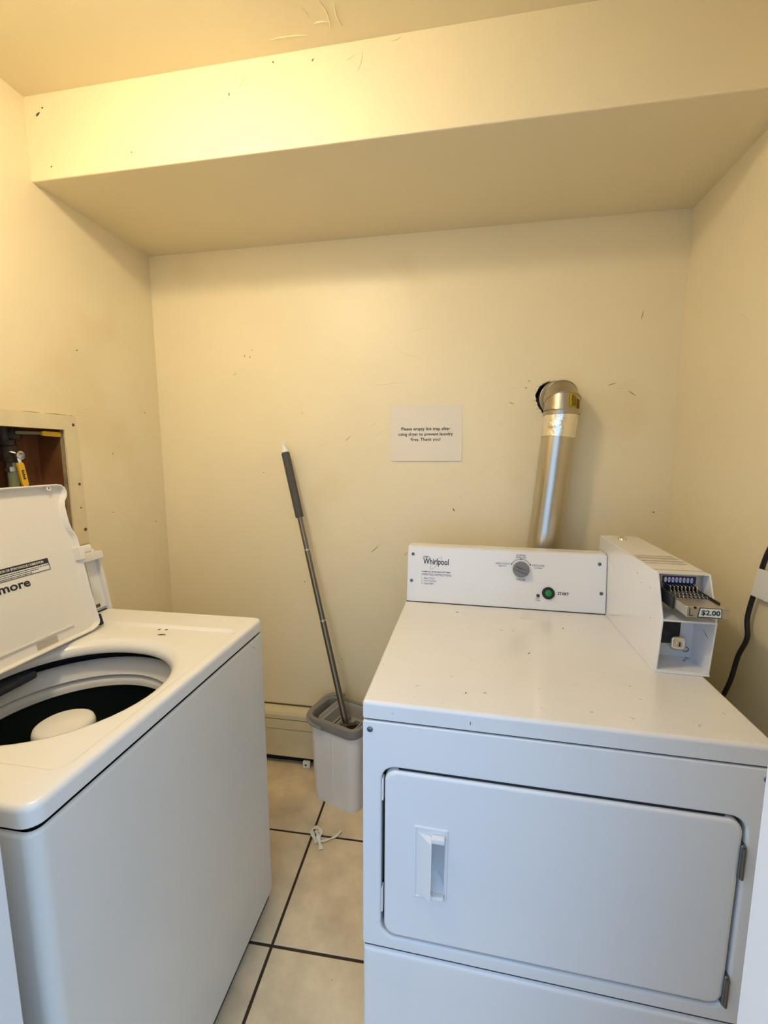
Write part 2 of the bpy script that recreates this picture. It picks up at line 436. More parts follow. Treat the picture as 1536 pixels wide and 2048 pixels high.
# doorway jamb boards with their stops
for nm, x0, x1, xs in (('trim_1', DL-.018, DL, 1), ('trim_2', DR_, DR_+.018, -1)):
    b_ = BX(x0, x1, YFO-.012, YF+.002, 0.0, DH, 0.002, 1)
    struct(nm, b_, 'trim_white', 'white painted door jamb board' + (' beside the washer' if xs > 0 else ' beside the dryer'), smooth=35)

# ------------------------------------------------------------------ ceiling lamp (above the frame)
lp = thing('ceiling_lamp', 'round ceiling lamp with a warm glass dome in front of the soffit', 'lamp', (LAMP_POS[0], LAMP_POS[1], ZC))
lx, ly, lz = LAMP_POS
obj('base', lathe(bmesh.new(), [(0.105, ZC-.0005), (0.105, ZC-.014), (0.098, ZC-.020), (0.02, ZC-.020)], (lx, ly, 0), 32), 'white_plastic', lp)
gl = [(0.092*math.cos(PI/2*k/9), ZC-.020-.062*math.sin(PI/2*k/9)) for k in range(9)] + [(0.002, ZC-.082)]
obj('glass_dome', lathe(bmesh.new(), gl, (lx, ly, 0), 32), 'lamp_glass', lp)

# ------------------------------------------------------------------ plumbing niche in the left wall
bm = bmesh.new()
NXB = XL-0.16
t_ = .012
for (a, b, c, d) in ((NY0-t_, NY0, NZ0-t_, NZ1+t_), (NY1, NY1+t_, NZ0-t_, NZ1+t_), (NY0, NY1, NZ0-t_, NZ0), (NY0, NY1, NZ1, NZ1+t_)):
    box(bm, NXB, XL-.016, a, b, c, d)
box(bm, NXB-.01, NXB, NY0-t_, NY1+t_, NZ0-t_, NZ1+t_)
obj('niche_lining', bm, 'niche_wood', wl, smooth=None)
# stud standing in the niche: gives the dark upright edge
obj('niche_stud', BX(NXB, NXB+.06, NY1-.075, NY1-.0, NZ0, NZ1, .002, 1), 'niche_wood', wl)
# open crack along the outer edge of the frame
bm = bmesh.new()
for (a, b) in (((-.62, 1.5155), (-.56, 1.5165)), ((-.54, 1.5165), (-.46, 1.517)), ((-.455, 1.517), (-.437, 1.515)), ((-.4365, 1.50), (-.4355, 1.46)), ((-.4255, 1.081), (-.452, 1.0785)), ((-.4265, 1.14), (-.4258, 1.10))):
    tube(bm, [(XL+.0004, a[0], a[1]), (XL+.0008, (a[0]+b[0])/2, (a[1]+b[1])/2+.0006), (XL+.0004, b[0], b[1])], [.0005, .0015, .0005], 6)
obj('frame_crack', bm, 'chip_scuff', wl, kind='stuff')
# rough cut board edge inside the opening
obj('board_edge', plate_hole('x', [(NY0-.0115, NZ0-.0115), (NY1+.0115, NZ0-.0115), (NY1+.0115, NZ1+.0115), (NY0-.0115, NZ1+.0115)], [[(NY0, NZ0), (NY1, NZ0), (NY1, NZ1), (NY0, NZ1)]], XL-.0155, XL), 'board_edge', wl, smooth=None)
FR = [(NY0-.05, 1.078), (-0.425, 1.078), (-0.436, 1.515), (NY0-.05, 1.515)]
bm = plate_hole('x', FR, [[(NY0, NZ0), (NY1, NZ0), (NY1, NZ1), (NY0, NZ1)]], XL-.001, XL+.006)
fr_o = obj('niche_frame', bm, 'frame_paint', wl, smooth=None)
Mx = Matrix.Rotation(PI/2, 4, 'Y')
for (y, z, r) in ((-.4475, 1.486, .0052), (-.4445, 1.286, .0052), (-.437, 1.127, .006), (-.447, 1.205, .0028)):
    obj('screw_hole', lathe(bmesh.new(), [(r, .0), (r, .0066), (r*.5, .0070)], (XL, y, z), 10, Mx), 'chip_dark', fr_o)

def lever(bm, p, q, wdt, thk, face='x'):
    """flat lever blade with round ends from p to q, facing +x"""
    p = Vector(p); q = Vector(q); d = (q-p); L = d.length; d.normalize()
    xax = d; nrm = Vector((1, 0, 0)); yax = nrm.cross(xax)
    m = Matrix.Identity(4)
    for i in range(3): m[i][0], m[i][1], m[i][2], m[i][3] = xax[i], yax[i], nrm[i], p[i]
    loop = rr(0, L, -wdt/2, wdt/2, wdt*.45, 5)
    A = [bm.verts.new(m @ Vector((a, b, 0))) for a, b in loop]; B = [bm.verts.new(m @ Vector((a, b, thk))) for a, b in loop]
    sweep_rings(bm, [A, B], True, True, True)
    return bm
# hanging ball valve on the riser
VX = -1.215
v1 = thing('ball_valve', 'brass ball valve with yellow lever pointing down on a green pipe in the niche', 'valve', (VX, -.60, NZ0))
obj('pipe', tube(bmesh.new(), [(VX, -.603, NZ0), (VX, -.603, 1.365)], .0145, 14), 'pipe_patina', v1)
obj('upper_pipe', tube(bmesh.new(), [(VX-.01, -.607, 1.40), (VX-.012, -.612, NZ1)], .014, 14), 'pipe_dark', v1)
obj('valve_body', lathe(bmesh.new(), [(.018, 1.345), (.018, 1.362), (.023, 1.367), (.026, 1.383), (.026, 1.398), (.022, 1.412), (.016, 1.416), (.016, 1.43)], (VX-.004, -.604, 0), 10), 'pipe_dark', v1)
obj('pipe_collar', lathe(bmesh.new(), [(.019, 1.335), (.019, 1.349)], (VX, -.603, 0), 6), 'steel', v1)
bm = lathe(bmesh.new(), [(.004, 0), (.0135, .0), (.0135, .010), (.009, .012), (.009, .002), (.004, .002)], (VX+.030, -.607, 1.384), 14, Mx)
obj('stem_nut', bm, 'steel', v1)
bm = bmesh.new(); tube(bm, [(VX+.018, -.622, 1.395), (VX+.032, -.614, 1.390), (VX+.038, -.611, 1.36)], .006, 8)
obj('lever_arm', bm, 'steel', v1)
hd = obj('lever_handle', lever(bmesh.new(), (VX+.036, -.6125, 1.363), (VX+.036, -.6015, 1.288), .019, .007), 'valve_yellow', v1)
f_ = frame((VX+.0432, -.6165, 1.35), (0, .14, -1), (0, 1, .14))
bm = bmesh.new()
for k in range(5): box(bm, .012+.006*k, .016+.006*k, .002, .0105-.002*(k % 2), 0, .0004, M=f_)
obj('worn_mark', bm, 'ink', hd, smooth=None)
# second valve lying across the top
v2 = thing('ball_valve', 'ball valve with yellow lever lying level along the top of the niche', 'valve', (VX, -.585, NZ1-.03))
obj('valve_body', lathe(bmesh.new(), [(.016, 1.43), (.022, 1.437), (.022, 1.455), (.016, 1.4675)], (VX-.005, -.585, 0), 10), 'pipe_dark', v2)
obj('lever_arm', lever(bmesh.new(), (VX+.012, -.598, 1.4540), (VX+.052, -.536, 1.4540), .011, .006), 'brass_dull', v2)
h2 = obj('lever_handle', lever(bmesh.new(), (VX+.050, -.546, 1.4535), (VX+.056, -.484, 1.4520), .015, .008), 'valve_yellow', v2)

# ------------------------------------------------------------------ washer
XW, YW1, YW0, HW, XWB = -0.406, -0.599, -1.307, 0.913, -1.125
wa = thing('washing_machine', 'white top loading washer with its lid propped open', 'washing machine', (XWB/2+XW/2, (YW0+YW1)/2, 0))
vert = lambda e: abs(e.verts[0].co.z-e.verts[1].co.z) > .1
bm = BX(XWB, XW, YW0, YW1, 0.034, 0.872)
es = [e for e in bm.edges if vert(e)]
bmesh.ops.bevel(bm, geom=es, offset=0.022, segments=5, profile=.5, affect='EDGES')
es = [e for e in bm.edges if all(v.co.z > .871 for v in e.verts)]
bmesh.ops.bevel(bm, geom=es, offset=0.006, segments=3, profile=.5, affect='EDGES')
cap_faces = [f for f in bm.faces if f.normal.z > .9 and f.calc_area() > .2]
bmesh.ops.delete(bm, geom=cap_faces, context='FACES')
cab = obj('cabinet', bm, 'washer_side', wa)
obj('seam_strip', plate_hole('z', rr(XWB+.02, XW-.014, YW0+.014, YW1-.014, .02), [rr(XWB+.04, XW-.04, YW0+.04, YW1-.04, .02)], .860, .885), 'gap_dark', wa)
for (x, y) in ((XW-.05, YW1-.05), (XW-.05, YW0+.05), (XWB+.05, YW1-.05), (XWB+.05, YW0+.05)):
    obj('foot', lathe(bmesh.new(), [(.02, 0.0), (.02, .01), (.012, .014), (.012, .038)], (x, y, 0), 12), 'black_rubber', wa)
obj('base_shade', plate_hole('z', rr(XWB+.012, XW-.007, YW0+.012, YW1-.010, .02), [rr(XWB+.04, XW-.04, YW0+.04, YW1-.04, .02)], .010, .038), 'gap_dark', wa)  # near-black ring painting the shadow line under the cabinet

# top deck: outer rim, sunken lid well, tub opening
OC = Vector((-0.676, -0.992)); ORX, ORY = 0.202, 0.196
NO = 56
def opening(s=1.0, dz=0.0):
    pts = []
    for k in range(NO):
        a = 2*PI*k/NO
        x = OC.x+ORX*s*math.copysign(abs(math.cos(a))**.95, math.cos(a)); y = OC.y+ORY*s*math.copysign(abs(math.sin(a))**.95, math.sin(a))
        pts.append((x, y))
    return pts
bm = bmesh.new()
n_ = 6
Zf = lambda z: (lambda p: (p[0], p[1], z))
OX0, OX1, OY0, OY1 = XWB-.002, XW-.0005, YW0+.0005, YW1-.0005
rings = []
for ins, z in ((.012, .878), (.003, .8782), (0, .881), (0, .902), (.0012, .9075), (.0040, .9115), (.0085, HW), ):
    rings.append(ring(bm, rr(OX0, OX1, OY0, OY1, .024, n_, ins), Zf(z)))
for a, b in zip(rings, rings[1:]): bridge(bm, a, b)
well = (-0.862, -0.436, -1.232, -0.700, .022)
W0 = ring(bm, rr(*well, n_, -.007), Zf(HW)); W1 = ring(bm, rr(*well, n_, -.003), Zf(HW-.0015)); W2 = ring(bm, rr(*well, n_, 0.004), Zf(HW-.0075))
cap(bm, [rings[-1], W0]); bridge(bm, W0, W1); bridge(bm, W1, W2)
P0 = ring(bm, opening(1.13), Zf(HW-.0075)); P1 = ring(bm, opening(1.075), Zf(HW-.011)); P2 = ring(bm, opening(1.03), Zf(HW-.018)); P3 = ring(bm, opening(1.005), Zf(HW-.026)); P4 = ring(bm, opening(1.0), Zf(HW-.036)); P5 = ring(bm, opening(1.01), Zf(HW-.040))
cap(bm, [W2, P0])
for a, b in ((P0, P1), (P1, P2), (P2, P3), (P3, P4), (P4, P5)): bridge(bm, a, b)
top = obj('top_deck', bm, 'washer_white', wa, smooth=40)
for (x, y, r) in ((-.659, -.7145, .0042), (-.639, -.7125, .0042)):
    obj('deck_hole', lathe(bmesh.new(), [(r, HW-.0085), (r, HW-.0070), (r*.4, HW-.0069)], (x, y, 0), 10), 'chip_dark', top)
bm = bmesh.new(); prism(bm, [(-.642, -.748), (-.634, -.741), (-.622, -.7405), (-.616, -.746), (-.622, -.7465), (-.631, -.7495)], 'z', HW-.0085, HW-.0070)
obj('rust_chip', bm, 'chip_dark', top)

# tub: plastic ring, dark basket, agitator
tc_ = (OC.x-.006, OC.y+.004)
prof = [(.240, .770), (.240, .838), (.232, .844), (.223, .841), (.214, .828), (.207, .813), (.204, .808), (.2095, .805), (.212, .799), (.206, .795), (.204, .786), (.203, .779), (.206, .776), (.240, .772)]
obj('tub_ring', lathe(bmesh.new(), prof+[prof[0]], (*tc_, 0), 64, caps=False), 'tub_plastic', wa, smooth=50)
bm = lathe(bmesh.new(), [(.206, .777), (.228, .770), (.236, .60), (.228, .42), (.215, .40), (.02, .40)], (*tc_, 0), 64, caps=False)
bk = obj('basket', bm, 'basket_dark', wa, smooth=50)
bm = bmesh.new()
for zi in range(5):
    for k in range(48):
        a = 2*PI*(k+.5*(zi % 2))/48; r = .2335
        c = Vector((tc_[0]+r*math.cos(a), tc_[1]+r*math.sin(a), .74-.035*zi))
        lathe(bm, [(.0045, -.0012), (.0045, .0012)], c, 6, Matrix.Rotation(a, 4, 'Z') @ Matrix.Rotation(PI/2, 4, 'Y'))
obj('basket_holes', bm, 'gap_blue', bk, kind='stuff')
AZ = .812
ag = [(.09, .42), (.085, .5), (.06, .62), (.046, .70), (.047, .755), (.053, .762), (.057, .770), (.0575, AZ-.012), (.055, AZ-.004), (.048, AZ), (.002, AZ+.004)]
agi = obj('agitator', lathe(bmesh.new(), ag, (tc_[0]-.001, tc_[1]-.010, 0), 40), 'tub_plastic', wa, smooth=50)
for k in range(4):
    a = PI/4+k*PI/2
    M_ = Matrix.Translation((tc_[0]-.001, tc_[1]-.010, 0)) @ Matrix.Rotation(a, 4, 'Z')
    bm = bmesh.new(); prism(bm, [(.03, .42), (.16, .42), (.15, .45), (.07, .56), (.045, .70), (.03, .70)], 'y', -.005, .005)
    bmesh.ops.transform(bm, matrix=M_, verts=bm.verts); obj('agitator_fin', bm, 'tub_plastic', agi)
obj('outer_tub', lathe(bmesh.new(), [(.256, .42), (.256, .858), (.259, .858), (.259, .42)], (*tc_, 0), 64, caps=False), 'gap_dark', wa, smooth=50)
# snubber plate seen under the deck at the back of the opening
obj('bleach_tray', BX(-.90, -.852, -1.03, -.90, .846, .866, .006, 2), 'gap_blue', wa)

# lid: pan shaped, leaning back on its hinges
LT = math.radians(14)
LF = frame((-0.826, 0, HW+.002), (0, 1, 0), (-math.sin(LT), 0, math.cos(LT)))    # local x = world y, local y = up the lid, normal toward +x
prof_r = [(-.7605, -.004), (-.745, 0), (-.735, .006), (-.731, .014), (-.7305, .096), (-.726, .182), (-.7225, .222), (-.721, .250), (-.724, .262), (-.730, .276), (-.732, .295), (-.7315, .315), (-.729, .342), (-.724, .356), (-.714, .368), (-.7105, .380), (-.7135, .394), (-.722, .401), (-.735, .4035)]
ymid = -0.953
half = [(a, b) for a, b in prof_r]
loop = half+[(2*ymid-a, b) for a, b in reversed(half)]
def inset_loop(lp_, d):
    n = len(lp_); out = []
    for i in range(n):
        p0, p1, p2 = Vector(lp_[i-1]), Vector(lp_[i]), Vector(lp_[(i+1) % n])
        e1 = (p1-p0).normalized(); e2 = (p2-p1).normalized(); t = (e1+e2).normalized()
        nrm = Vector((-t.y, t.x)); out.append(tuple(p1+nrm*d))
    return out
ar = sum(loop[i][0]*loop[(i+1) % len(loop)][1]-loop[(i+1) % len(loop)][0]*loop[i][1] for i in range(len(loop)))
sg = 1 if ar > 0 else -1
in1 = inset_loop(loop, .0045*sg); in2 = inset_loop(loop, .0075*sg)
bm = bmesh.new()
LV = lambda z: (lambda p: LF @ Vector((p[0], p[1], z)))
A = ring(bm, loop, LV(-.022)); B = ring(bm, loop, LV(.001)); Cc = ring(bm, inset_loop(loop, .001*sg), LV(.0022)); Dd = ring(bm, inset_loop(loop, .0035*sg), LV(.0022)); E_ = ring(bm, in1, LV(.001)); F_ = ring(bm, in2, LV(-.012))
for a, b in ((A, B), (B, Cc), (Cc, Dd), (Dd, E_), (E_, F_)): bridge(bm, a, b)
cap(bm, [A]); cap(bm, [F_])
lid = obj('lid', bm, 'lid_plastic', wa, smooth=32)
LFi = LF @ Matrix.Translation((0, 0, -.012))
LFr = LF
# moulded corner boss and rib under the lid's front edge
for yy in (-.7585, 2*ymid+.7585):
    M_ = LFi @ Matrix.Translation((yy, .3935, 0))
    obj('corner_boss', lathe(bmesh.new(), [(.0065, 0), (.0065, .012), (.0035, .0122), (.0035, .004)], (0, 0, 0), 14, M_), 'lid_plastic', lid)
bm = bmesh.new(); box(bm, 2*ymid+.80, -.80, .0285, .0315, 0.0, .0035, M=LFi); obj('lid_step', bm, 'lid_plastic', lid)
# faded data sticker on the lower flange
obj('data_sticker', BX(-.905, -.85, .006, .022, 0, .0006, M=LFi), 'ink_pale', lid, smooth=None)
# warning label and maker's name
LX1 = -.812
FT = LFi @ Matrix.Translation((0, 0, .0002))
wl_ = obj('warning_label', BX(LX1-.29, LX1, .188, .216, 0, .0004, M=FT), 'print_white', wa, smooth=None)
obj('label_band', BX(LX1-.29, LX1, .2035, .2165, 0.0004, .0007, M=FT), 'ink', wl_, smooth=None)
for (a, b, c, d) in ((LX1-.29, LX1, .1865, .188), (LX1-.0015, LX1, .1865, .205)):
    obj('label_border', BX(a, b, c, d, .0003, .0008, M=FT), 'ink', wl_, smooth=None)
F2 = FT @ Matrix.Translation((0, 0, .0008))
text('label_heading', 'EXPLOSION OR SPONTANEOUS COMBUSTION', 'print_white', wl_, F2, LX1-.014, .2068, 'right', height=.0062, bold=.012, xs=.70)
bm = bmesh.new()
for li, zz in enumerate((.1995, .1950, .1905)):
    x = LX1-.285
    while x < LX1-(.006 if li < 1 else .03 if li < 2 else .05):
        wd = rnd.uniform(.0012, .0055)
        box(bm, x, x+wd, zz-.0009, zz+.0010, .0004, .0007, M=FT); x += wd+.0010
obj('label_small_print', bm, 'ink', wl_, smooth=None, kind='stuff')
text('maker_name', 'Kenmore', 'ink', lid, FT, -.873, .1605, 'right', width=.131, height=.0205, bold=.022)
# grime in the hinge corner
obj('hinge_block', BX(-.726, -.716, -.002, .03, -.02, -.004, .003, 2, M=LF), 'gap_dark', wa)

# console at the back, framed end
CP = [(-.921, HW-.004), (-.951, 1.094), (-.962, 1.100), (-1.118, 1.100), (-1.118, HW-.004)]
bm = bmesh.new(); prism(bm, CP, 'y', YW0+.002, YW1-.002)
con = obj('console', bm, 'washer_white', wa, smooth=None)
slope = (.951-.921)/(1.094-(HW-.004))
CF = frame((-.921, 0, HW-.004), (0, 1, 0), (-slope, 0, 1))
for a, b, c, d, nm in ((YW1-.012, YW1-.001, 0, .186, 'end_cap'), (YW0+.001, YW0+.012, 0, .186, 'end_cap'), (YW0+.012, YW1-.012, .162, .184, 'console_top_rail')):
    obj(nm, BX(a, b, c, d, -.004, .016, .002, 2, M=CF), 'washer_white', con)
obj('console_panel', BX(YW0+.012, YW1-.012, .014, .162, -.002, .004, M=CF), 'bucket_white', con, smooth=None)
obj('console_gap', BX(YW0+.012, YW1-.012, .003, .0065, .003, .006, M=CF), 'gap_dark', con, smooth=None)
obj('panel_joint', BX(YW1-.050, YW1-.0487, .016, .160, .003, .0046, M=CF), 'ink_pale', con, smooth=None)
for (a, b, c, d) in ((-.668, -.645, .012, .022), (-.650, -.630, .018, .028)):
    obj('grime', BX(a, b, c, d, .0035, .0046, .0003, 1, M=CF), 'chip_dark', con, smooth=None)
# lid bumper clip between rail and lid
bm = bmesh.new()
box(bm, -.737, -.722, .188, .226, -.016, .012, .004, 2, M=LF); box(bm, -.728, -.690, .204, .226, -.030, .006, .005, 2, M=LF)
box(bm, -.728, YW1-.004, .162, .186, .010, .030, .003, 2, M=CF)
obj('lid_clip', bm, 'lid_plastic', con)

# ------------------------------------------------------------------ dryer (built in its own frame: x right, y back, z up)
DX, DY, DRZ = -0.0431, -0.9383, -0.0199
dr = thing('clothes_dryer', 'white coin operated front loading dryer with a control console', 'dryer', (DX, DY, 0), (0, 0.009, DRZ), world=False)
WD, DD, HD = 0.735, 0.745, 0.889
bm = BX(0.002, WD-.002, .060, DD, .03, .852, .004, 1)
obj('cabinet', bm, 'enamel', dr)
for (x, y) in ((.05, .06), (WD-.05, .06), (.05, DD-.06), (WD-.05, DD-.06)):
    obj('foot', lathe(bmesh.new(), [(.02, .001), (.02, .012), (.012, .016), (.012, .035)], (x, y, 0), 12), 'black_rubber', dr)

def front_plate(name, x0, x1, z0, z1, r, c, y0, y1, hole=None, hc=.006, m='enamel', parent=None, rtop=None, extra=None):
    """panel facing -y with rounded front edge; hole is a rounded opening with rolled lip"""
    bm = bmesh.new()
    F = lambda y: (lambda p: (p[0], y, p[1]))
    seq = [(c, y0), (c*.45, y0+c*.12), (c*.12, y0+c*.45), (0, y0+c), (0, y1)]
    O = [ring(bm, rr(x0, x1, z0, z1, r, 6, i), F(y)) for i, y in seq]
    for a, b in zip(O, O[1:]): bridge(bm, a, b)
    caps = [O[0]]
    if hole:
        hseq = [(-hc, y0), (-hc*.45, y0+hc*.12), (-hc*.12, y0+hc*.45), (0, y0+hc), (0, y1)]
        H = [ring(bm, rr(*hole, 6, i), F(y)) for i, y in hseq]
        for a, b in zip(H, H[1:]): bridge(bm, a, b)
        caps.append(H[0])
    if extra:
        caps.append(ring(bm, extra, F(y0)))
        E2 = caps[-1]
    cap(bm, caps)
    return (bm, caps[-1]) if extra else bm
DOOR = (.040, .700, .352, .750, .030)
bm = front_plate('front_panel', 0.0, WD, .322, .8478, .006, .004, 0.0, .062, DOOR, .006)
obj('front_panel', bm, 'enamel', dr, smooth=50)
obj('door_recess', BX(.03, .71, .054, .059, .34, .76), 'gap_dark', dr, smooth=None)
bm = front_plate('lower_panel', 0.0, WD, .035, .3160, .006, .012, -.001, .062)
obj('lower_panel', bm, 'enamel', dr, smooth=50)
obj('panel_seam', BX(.004, WD-.004, .0055, .03, .306, .330), 'gap_dark', dr, smooth=None)  # near-black strip painting the shadow inside the seam
# door with recessed pull
PX0, PX1, PZ0, PZ1 = .1435, .1725, .488, .612
bm, E2 = front_plate('door', .0465, .6945, .3585, .7445, .026, .008, -.002, .018, extra=[(PX0, PZ0), (PX1, PZ0), (PX1, PZ1), (PX0, PZ1)])
in_ = ring(bm, [(PX0+.002, PZ0+.022), (PX1-.002, PZ0+.004), (PX1-.002, PZ1-.004), (PX0+.002, PZ1-.012)], lambda p: (p[0], .042 if p[0] < .16 else .022, p[1]))
bridge(bm, E2, in_); bm.faces.new(in_)
door = obj('door', bm, 'enamel', dr, smooth=50)
# pull: thin raised surround, wedge grip and end lugs
SUR = (.109, .1785, .4665, .632)
bm = bmesh.new()
F = lambda y: (lambda p: (p[0], y, p[1]))
o1 = [ring(bm, rr(*SUR, .003, 3, i), F(y)) for i, y in ((0, -.0015), (0, -.0035), (.0015, -.0045), (.004, -.0045), (.005, -.0025))]
for a, b in zip(o1, o1[1:]): bridge(bm, a, b)
h3 = ring(bm, [(PX0, PZ0), (PX1, PZ0), (PX1, PZ1), (PX0, PZ1)], F(-.0025))
cap(bm, [o1[-1], h3])
hs = obj('door_pull', bm, 'enamel', dr, smooth=40)
bm = bmesh.new()
V = lambda *p: bm.verts.new(p)
a0, a1, a2, a3 = V(.116, -.0025, .618), V(PX0+.003, -.018, .606), V(PX0+.003, -.018, .4755), V(.116, -.0025, .480)
b0, b1, b2, b3 = V(.116, -.0020, .618), V(PX0+.002, -.002, .612), V(PX0+.002, -.002, .4735), V(.116, -.0020, .480)
for q in ((a0, a1, a2, a3), (a0, b0, b1, a1), (a1, b1, b2, a2), (a2, b2, b3, a3), (b0, b3, b2, b1), (a0, a3, b3, b0)): bm.faces.new(q)
obj('pull_grip', bm, 'enamel', hs, smooth=None)
for z0, z1 in ((.606, .6185), (.4745, .4855)):
    obj('pull_lug', BX(PX0+.001, PX1, -.0145, -.002, z0, z1, .003, 2), 'enamel', hs)
for z0, z1 in ((.630, .698), (.360, .425)):
    h_ = obj('hinge', BX(.6915, .7015, -.0045, .012, z0, z1, .004, 3), 'hinge_grey', dr)
    obj('hinge_pin', tube(bmesh.new(), [(.6965, -.0055, z0+.004), (.6965, -.0055, z1-.004)], .0032, 10), 'screw_steel', h_)
for z0, z1 in ((.672, .722), (.408, .466)):
    obj('latch_tab', BX(.0405, .0440, .001, .016, z0, z1, .001, 1), 'white_plastic', door)
obj('door_gap_shade', BX(.075, .665, .0045, .016, .7435, .7498), 'gap_dark', door, smooth=None)  # near-black strip painting the shade in the gap above the door
for x in (.165, .51):
    obj('door_bumper', BX(x, x+.007, .003, .016, .7445, .7500, .001, 1), 'gap_dark', door)
# top deck
bm = BX(-.001, WD+.001, .0005, DD+.002, .8525, HD)
es = [e for e in bm.edges if not all(v.co.z < .86 for v in e.verts)]
bmesh.ops.bevel(bm, geom=es, offset=.008, segments=4, profile=.5, affect='EDGES')
dtop = obj('top_deck', bm, 'enamel_top', dr, smooth=40)
obj('top_seam', BX(.004, WD-.004, .0055, .03, .838, .858), 'gap_dark', dr, smooth=None)  # near-black strip standing in for shade under the deck edge
My = Matrix.Rotation(PI/2, 4, 'X')      # z -> -y
def screw(parent, fr, x, y, r, m='screw_steel'):
    M_ = fr @ Matrix.Translation((x, y, 0))
    s_ = obj('screw', lathe(bmesh.new(), [(r, -.001), (r, .0008), (r*.8, .0022), (r*.42, .0028), (r*.36, .0012)], (0, 0, 0), 16, M_), m, parent)
FP = frame((0, 0, 0), (1, 0, 0), (0, 0, 1))
screw(dr, FP, .0155, .829, .0062); screw(dr, FP, WD-.0145, .829, .0062)
# marks on the deck
bm = bmesh.new()
for (x, y, L, a) in ((.175, .545, .010, .3), (.478, .475, .006, 0), (.205, .07, .006, 1.0), (.36, .29, .010, .8)):
    tube(bm, [(x-L/2*math.cos(a), y-L/2*math.sin(a), HD+.0001), (x, y+.001, HD+.0002), (x+L/2*math.cos(a), y+L/2*math.sin(a), HD+.0001)], [.0004, .0013, .0004], 6)
obj('deck_marks', bm, 'chip_dark', dtop, kind='stuff')
obj('deck_stain', lathe(bmesh.new(), [(.017, HD-.001), (.017, HD+.00015)], (.383, .536, 0), 24), 'stain_grey', dtop)
obj('front_nick', BX(.214, .2152, 0.0, .002, .864, .871), 'chip_dark', dtop)

# control console
SL = .025/.183
CT = [(.6225, HD-.002), (.6475, 1.071), (.655, 1.0755), (.700, 1.0755), (.7395, 1.062), (.7395, HD-.002)]
bm = bmesh.new(); prism(bm, CT, 'x', .004, .6305, .002, 2)
dc = obj('console', bm, 'enamel_top', dr, smooth=40)
FC = frame((0, .6195, HD+.0015), (1, 0, 0), (0, SL, 1))
k_ = math.sqrt(1+SL*SL)
def cz(z): return (z-HD-.0015)*k_
bm = bmesh.new()
lo = rr(.0035, .6315, 0.0005, cz(1.0735), .004, 3)
A = ring(bm, lo, lambda p: FC @ Vector((p[0], p[1], -.002))); B = ring(bm, lo, lambda p: FC @ Vector((p[0], p[1], .0015))); C_ = ring(bm, rr(.0035, .6315, .0005, cz(1.0735), .004, 3, .0012), lambda p: FC @ Vector((p[0], p[1], .0024)))
bridge(bm, A, B); bridge(bm, B, C_); cap(bm, [C_])
fp = obj('control_panel', bm, 'enamel', dr, smooth=40)
obj('console_gap', BX(.004, .631, .616, .63, HD-.0005, HD+.0022), 'gap_dark', dc, smooth=None)
FQ = FC @ Matrix.Translation((0, 0, .0024))
for (x, z) in ((.021, 1.049), (.018, .960), (.610, 1.045), (.6175, .954)): screw(fp, FQ, x, cz(z), .0055)
# dial
KX, KZ = .373, cz(1.0165)
bm = lathe(bmesh.new(), [(.0255, 0), (.0255, .012), (.0245, .0145), (.023, .0155)], (0, 0, 0), 36, FQ @ Matrix.Translation((KX, KZ, 0)))
kb = obj('cycle_knob', bm, 'knob_grey', dr)
KR = FQ @ Matrix.Translation((KX, KZ, 0)) @ Matrix.Rotation(math.radians(-24), 4, 'Z')
bm = bmesh.new(); box(bm, -.0225, .0225, -.0055, .0055, .0135, .022, .002, 2, M=KR); obj('knob_grip', bm, 'knob_grey', kb)
bm = bmesh.new(); box(bm, -.021, .004, .0010, .0030, .0216, .0225, M=KR); obj('pointer_line', bm, 'knob_line', kb, smooth=None)
def arc_tube(fr, cx, cy, r, a0, a1, wd, n=20, ry=None, rot=0.0):
    pts = []
    for i in range(n+1):
        a = a0+(a1-a0)*i/n; x = r*math.cos(a); y = (ry or r)*math.sin(a)
        pts.append(fr @ Vector((cx+x*math.cos(rot)-y*math.sin(rot), cy+x*math.sin(rot)+y*math.cos(rot), .0002)))
    return pts
bm = bmesh.new(); tube(bm, arc_tube(FQ, KX, KZ, .033, math.radians(28), math.radians(152), 0), .0006, 5)
for a in (28, 90, 152):
    a = math.radians(a); lathe(bm, [(.0021, 0), (.0021, .0006)], (0, 0, 0), 10, FQ @ Matrix.Translation((KX+.033*math.cos(a), KZ+.033*math.sin(a), 0)))
obj('dial_arc', bm, 'ink', fp, smooth=None)
T = lambda nm, s, m, x, z, an='left', **k: text(nm, s, m, fp, FQ, x, z, an, **k)
T('lettering', 'NORMAL', 'ink_grey', KX+.000, KZ+.0420, 'mid', width=.030, height=.0060)
T('lettering', 'Medium Heat', 'ink_grey', KX+.000, KZ+.0362, 'mid', width=.033, height=.0044)
T('lettering', 'HEAVY DUTY', 'ink_grey', KX-.034, KZ+.0125, 'right', width=.046, height=.0062)
T('lettering', 'High Heat', 'ink_grey', KX-.046, KZ+.0050, 'right', width=.024, height=.0050)
T('lettering', 'DELICATES', 'ink_grey', KX+.035, KZ+.0115, 'left', width=.037, height=.0062)
T('lettering', 'Low Heat', 'ink_grey', KX+.042, KZ+.0050, 'left', width=.023, height=.0044)
T('lettering', 'CYCLES', 'ink', KX+.001, KZ-.0365, 'mid', width=.028, height=.0066, bold=.008)
bm = lathe(bmesh.new(), [(.0193, 0), (.0193, .005), (.0175, .0068), (.0115, .0068), (.011, .004)], (0, 0, 0), 32, FQ @ Matrix.Translation((.4595, cz(.9455), 0)))
sb = obj('start_button', bm, 'black_rubber', dr)
bm = lathe(bmesh.new(), [(.0112, 0), (.0112, .0065), (.0095, .0085), (.002, .0095)], (0, 0, 0), 24, FQ @ Matrix.Translation((.4595, cz(.9455), 0)))
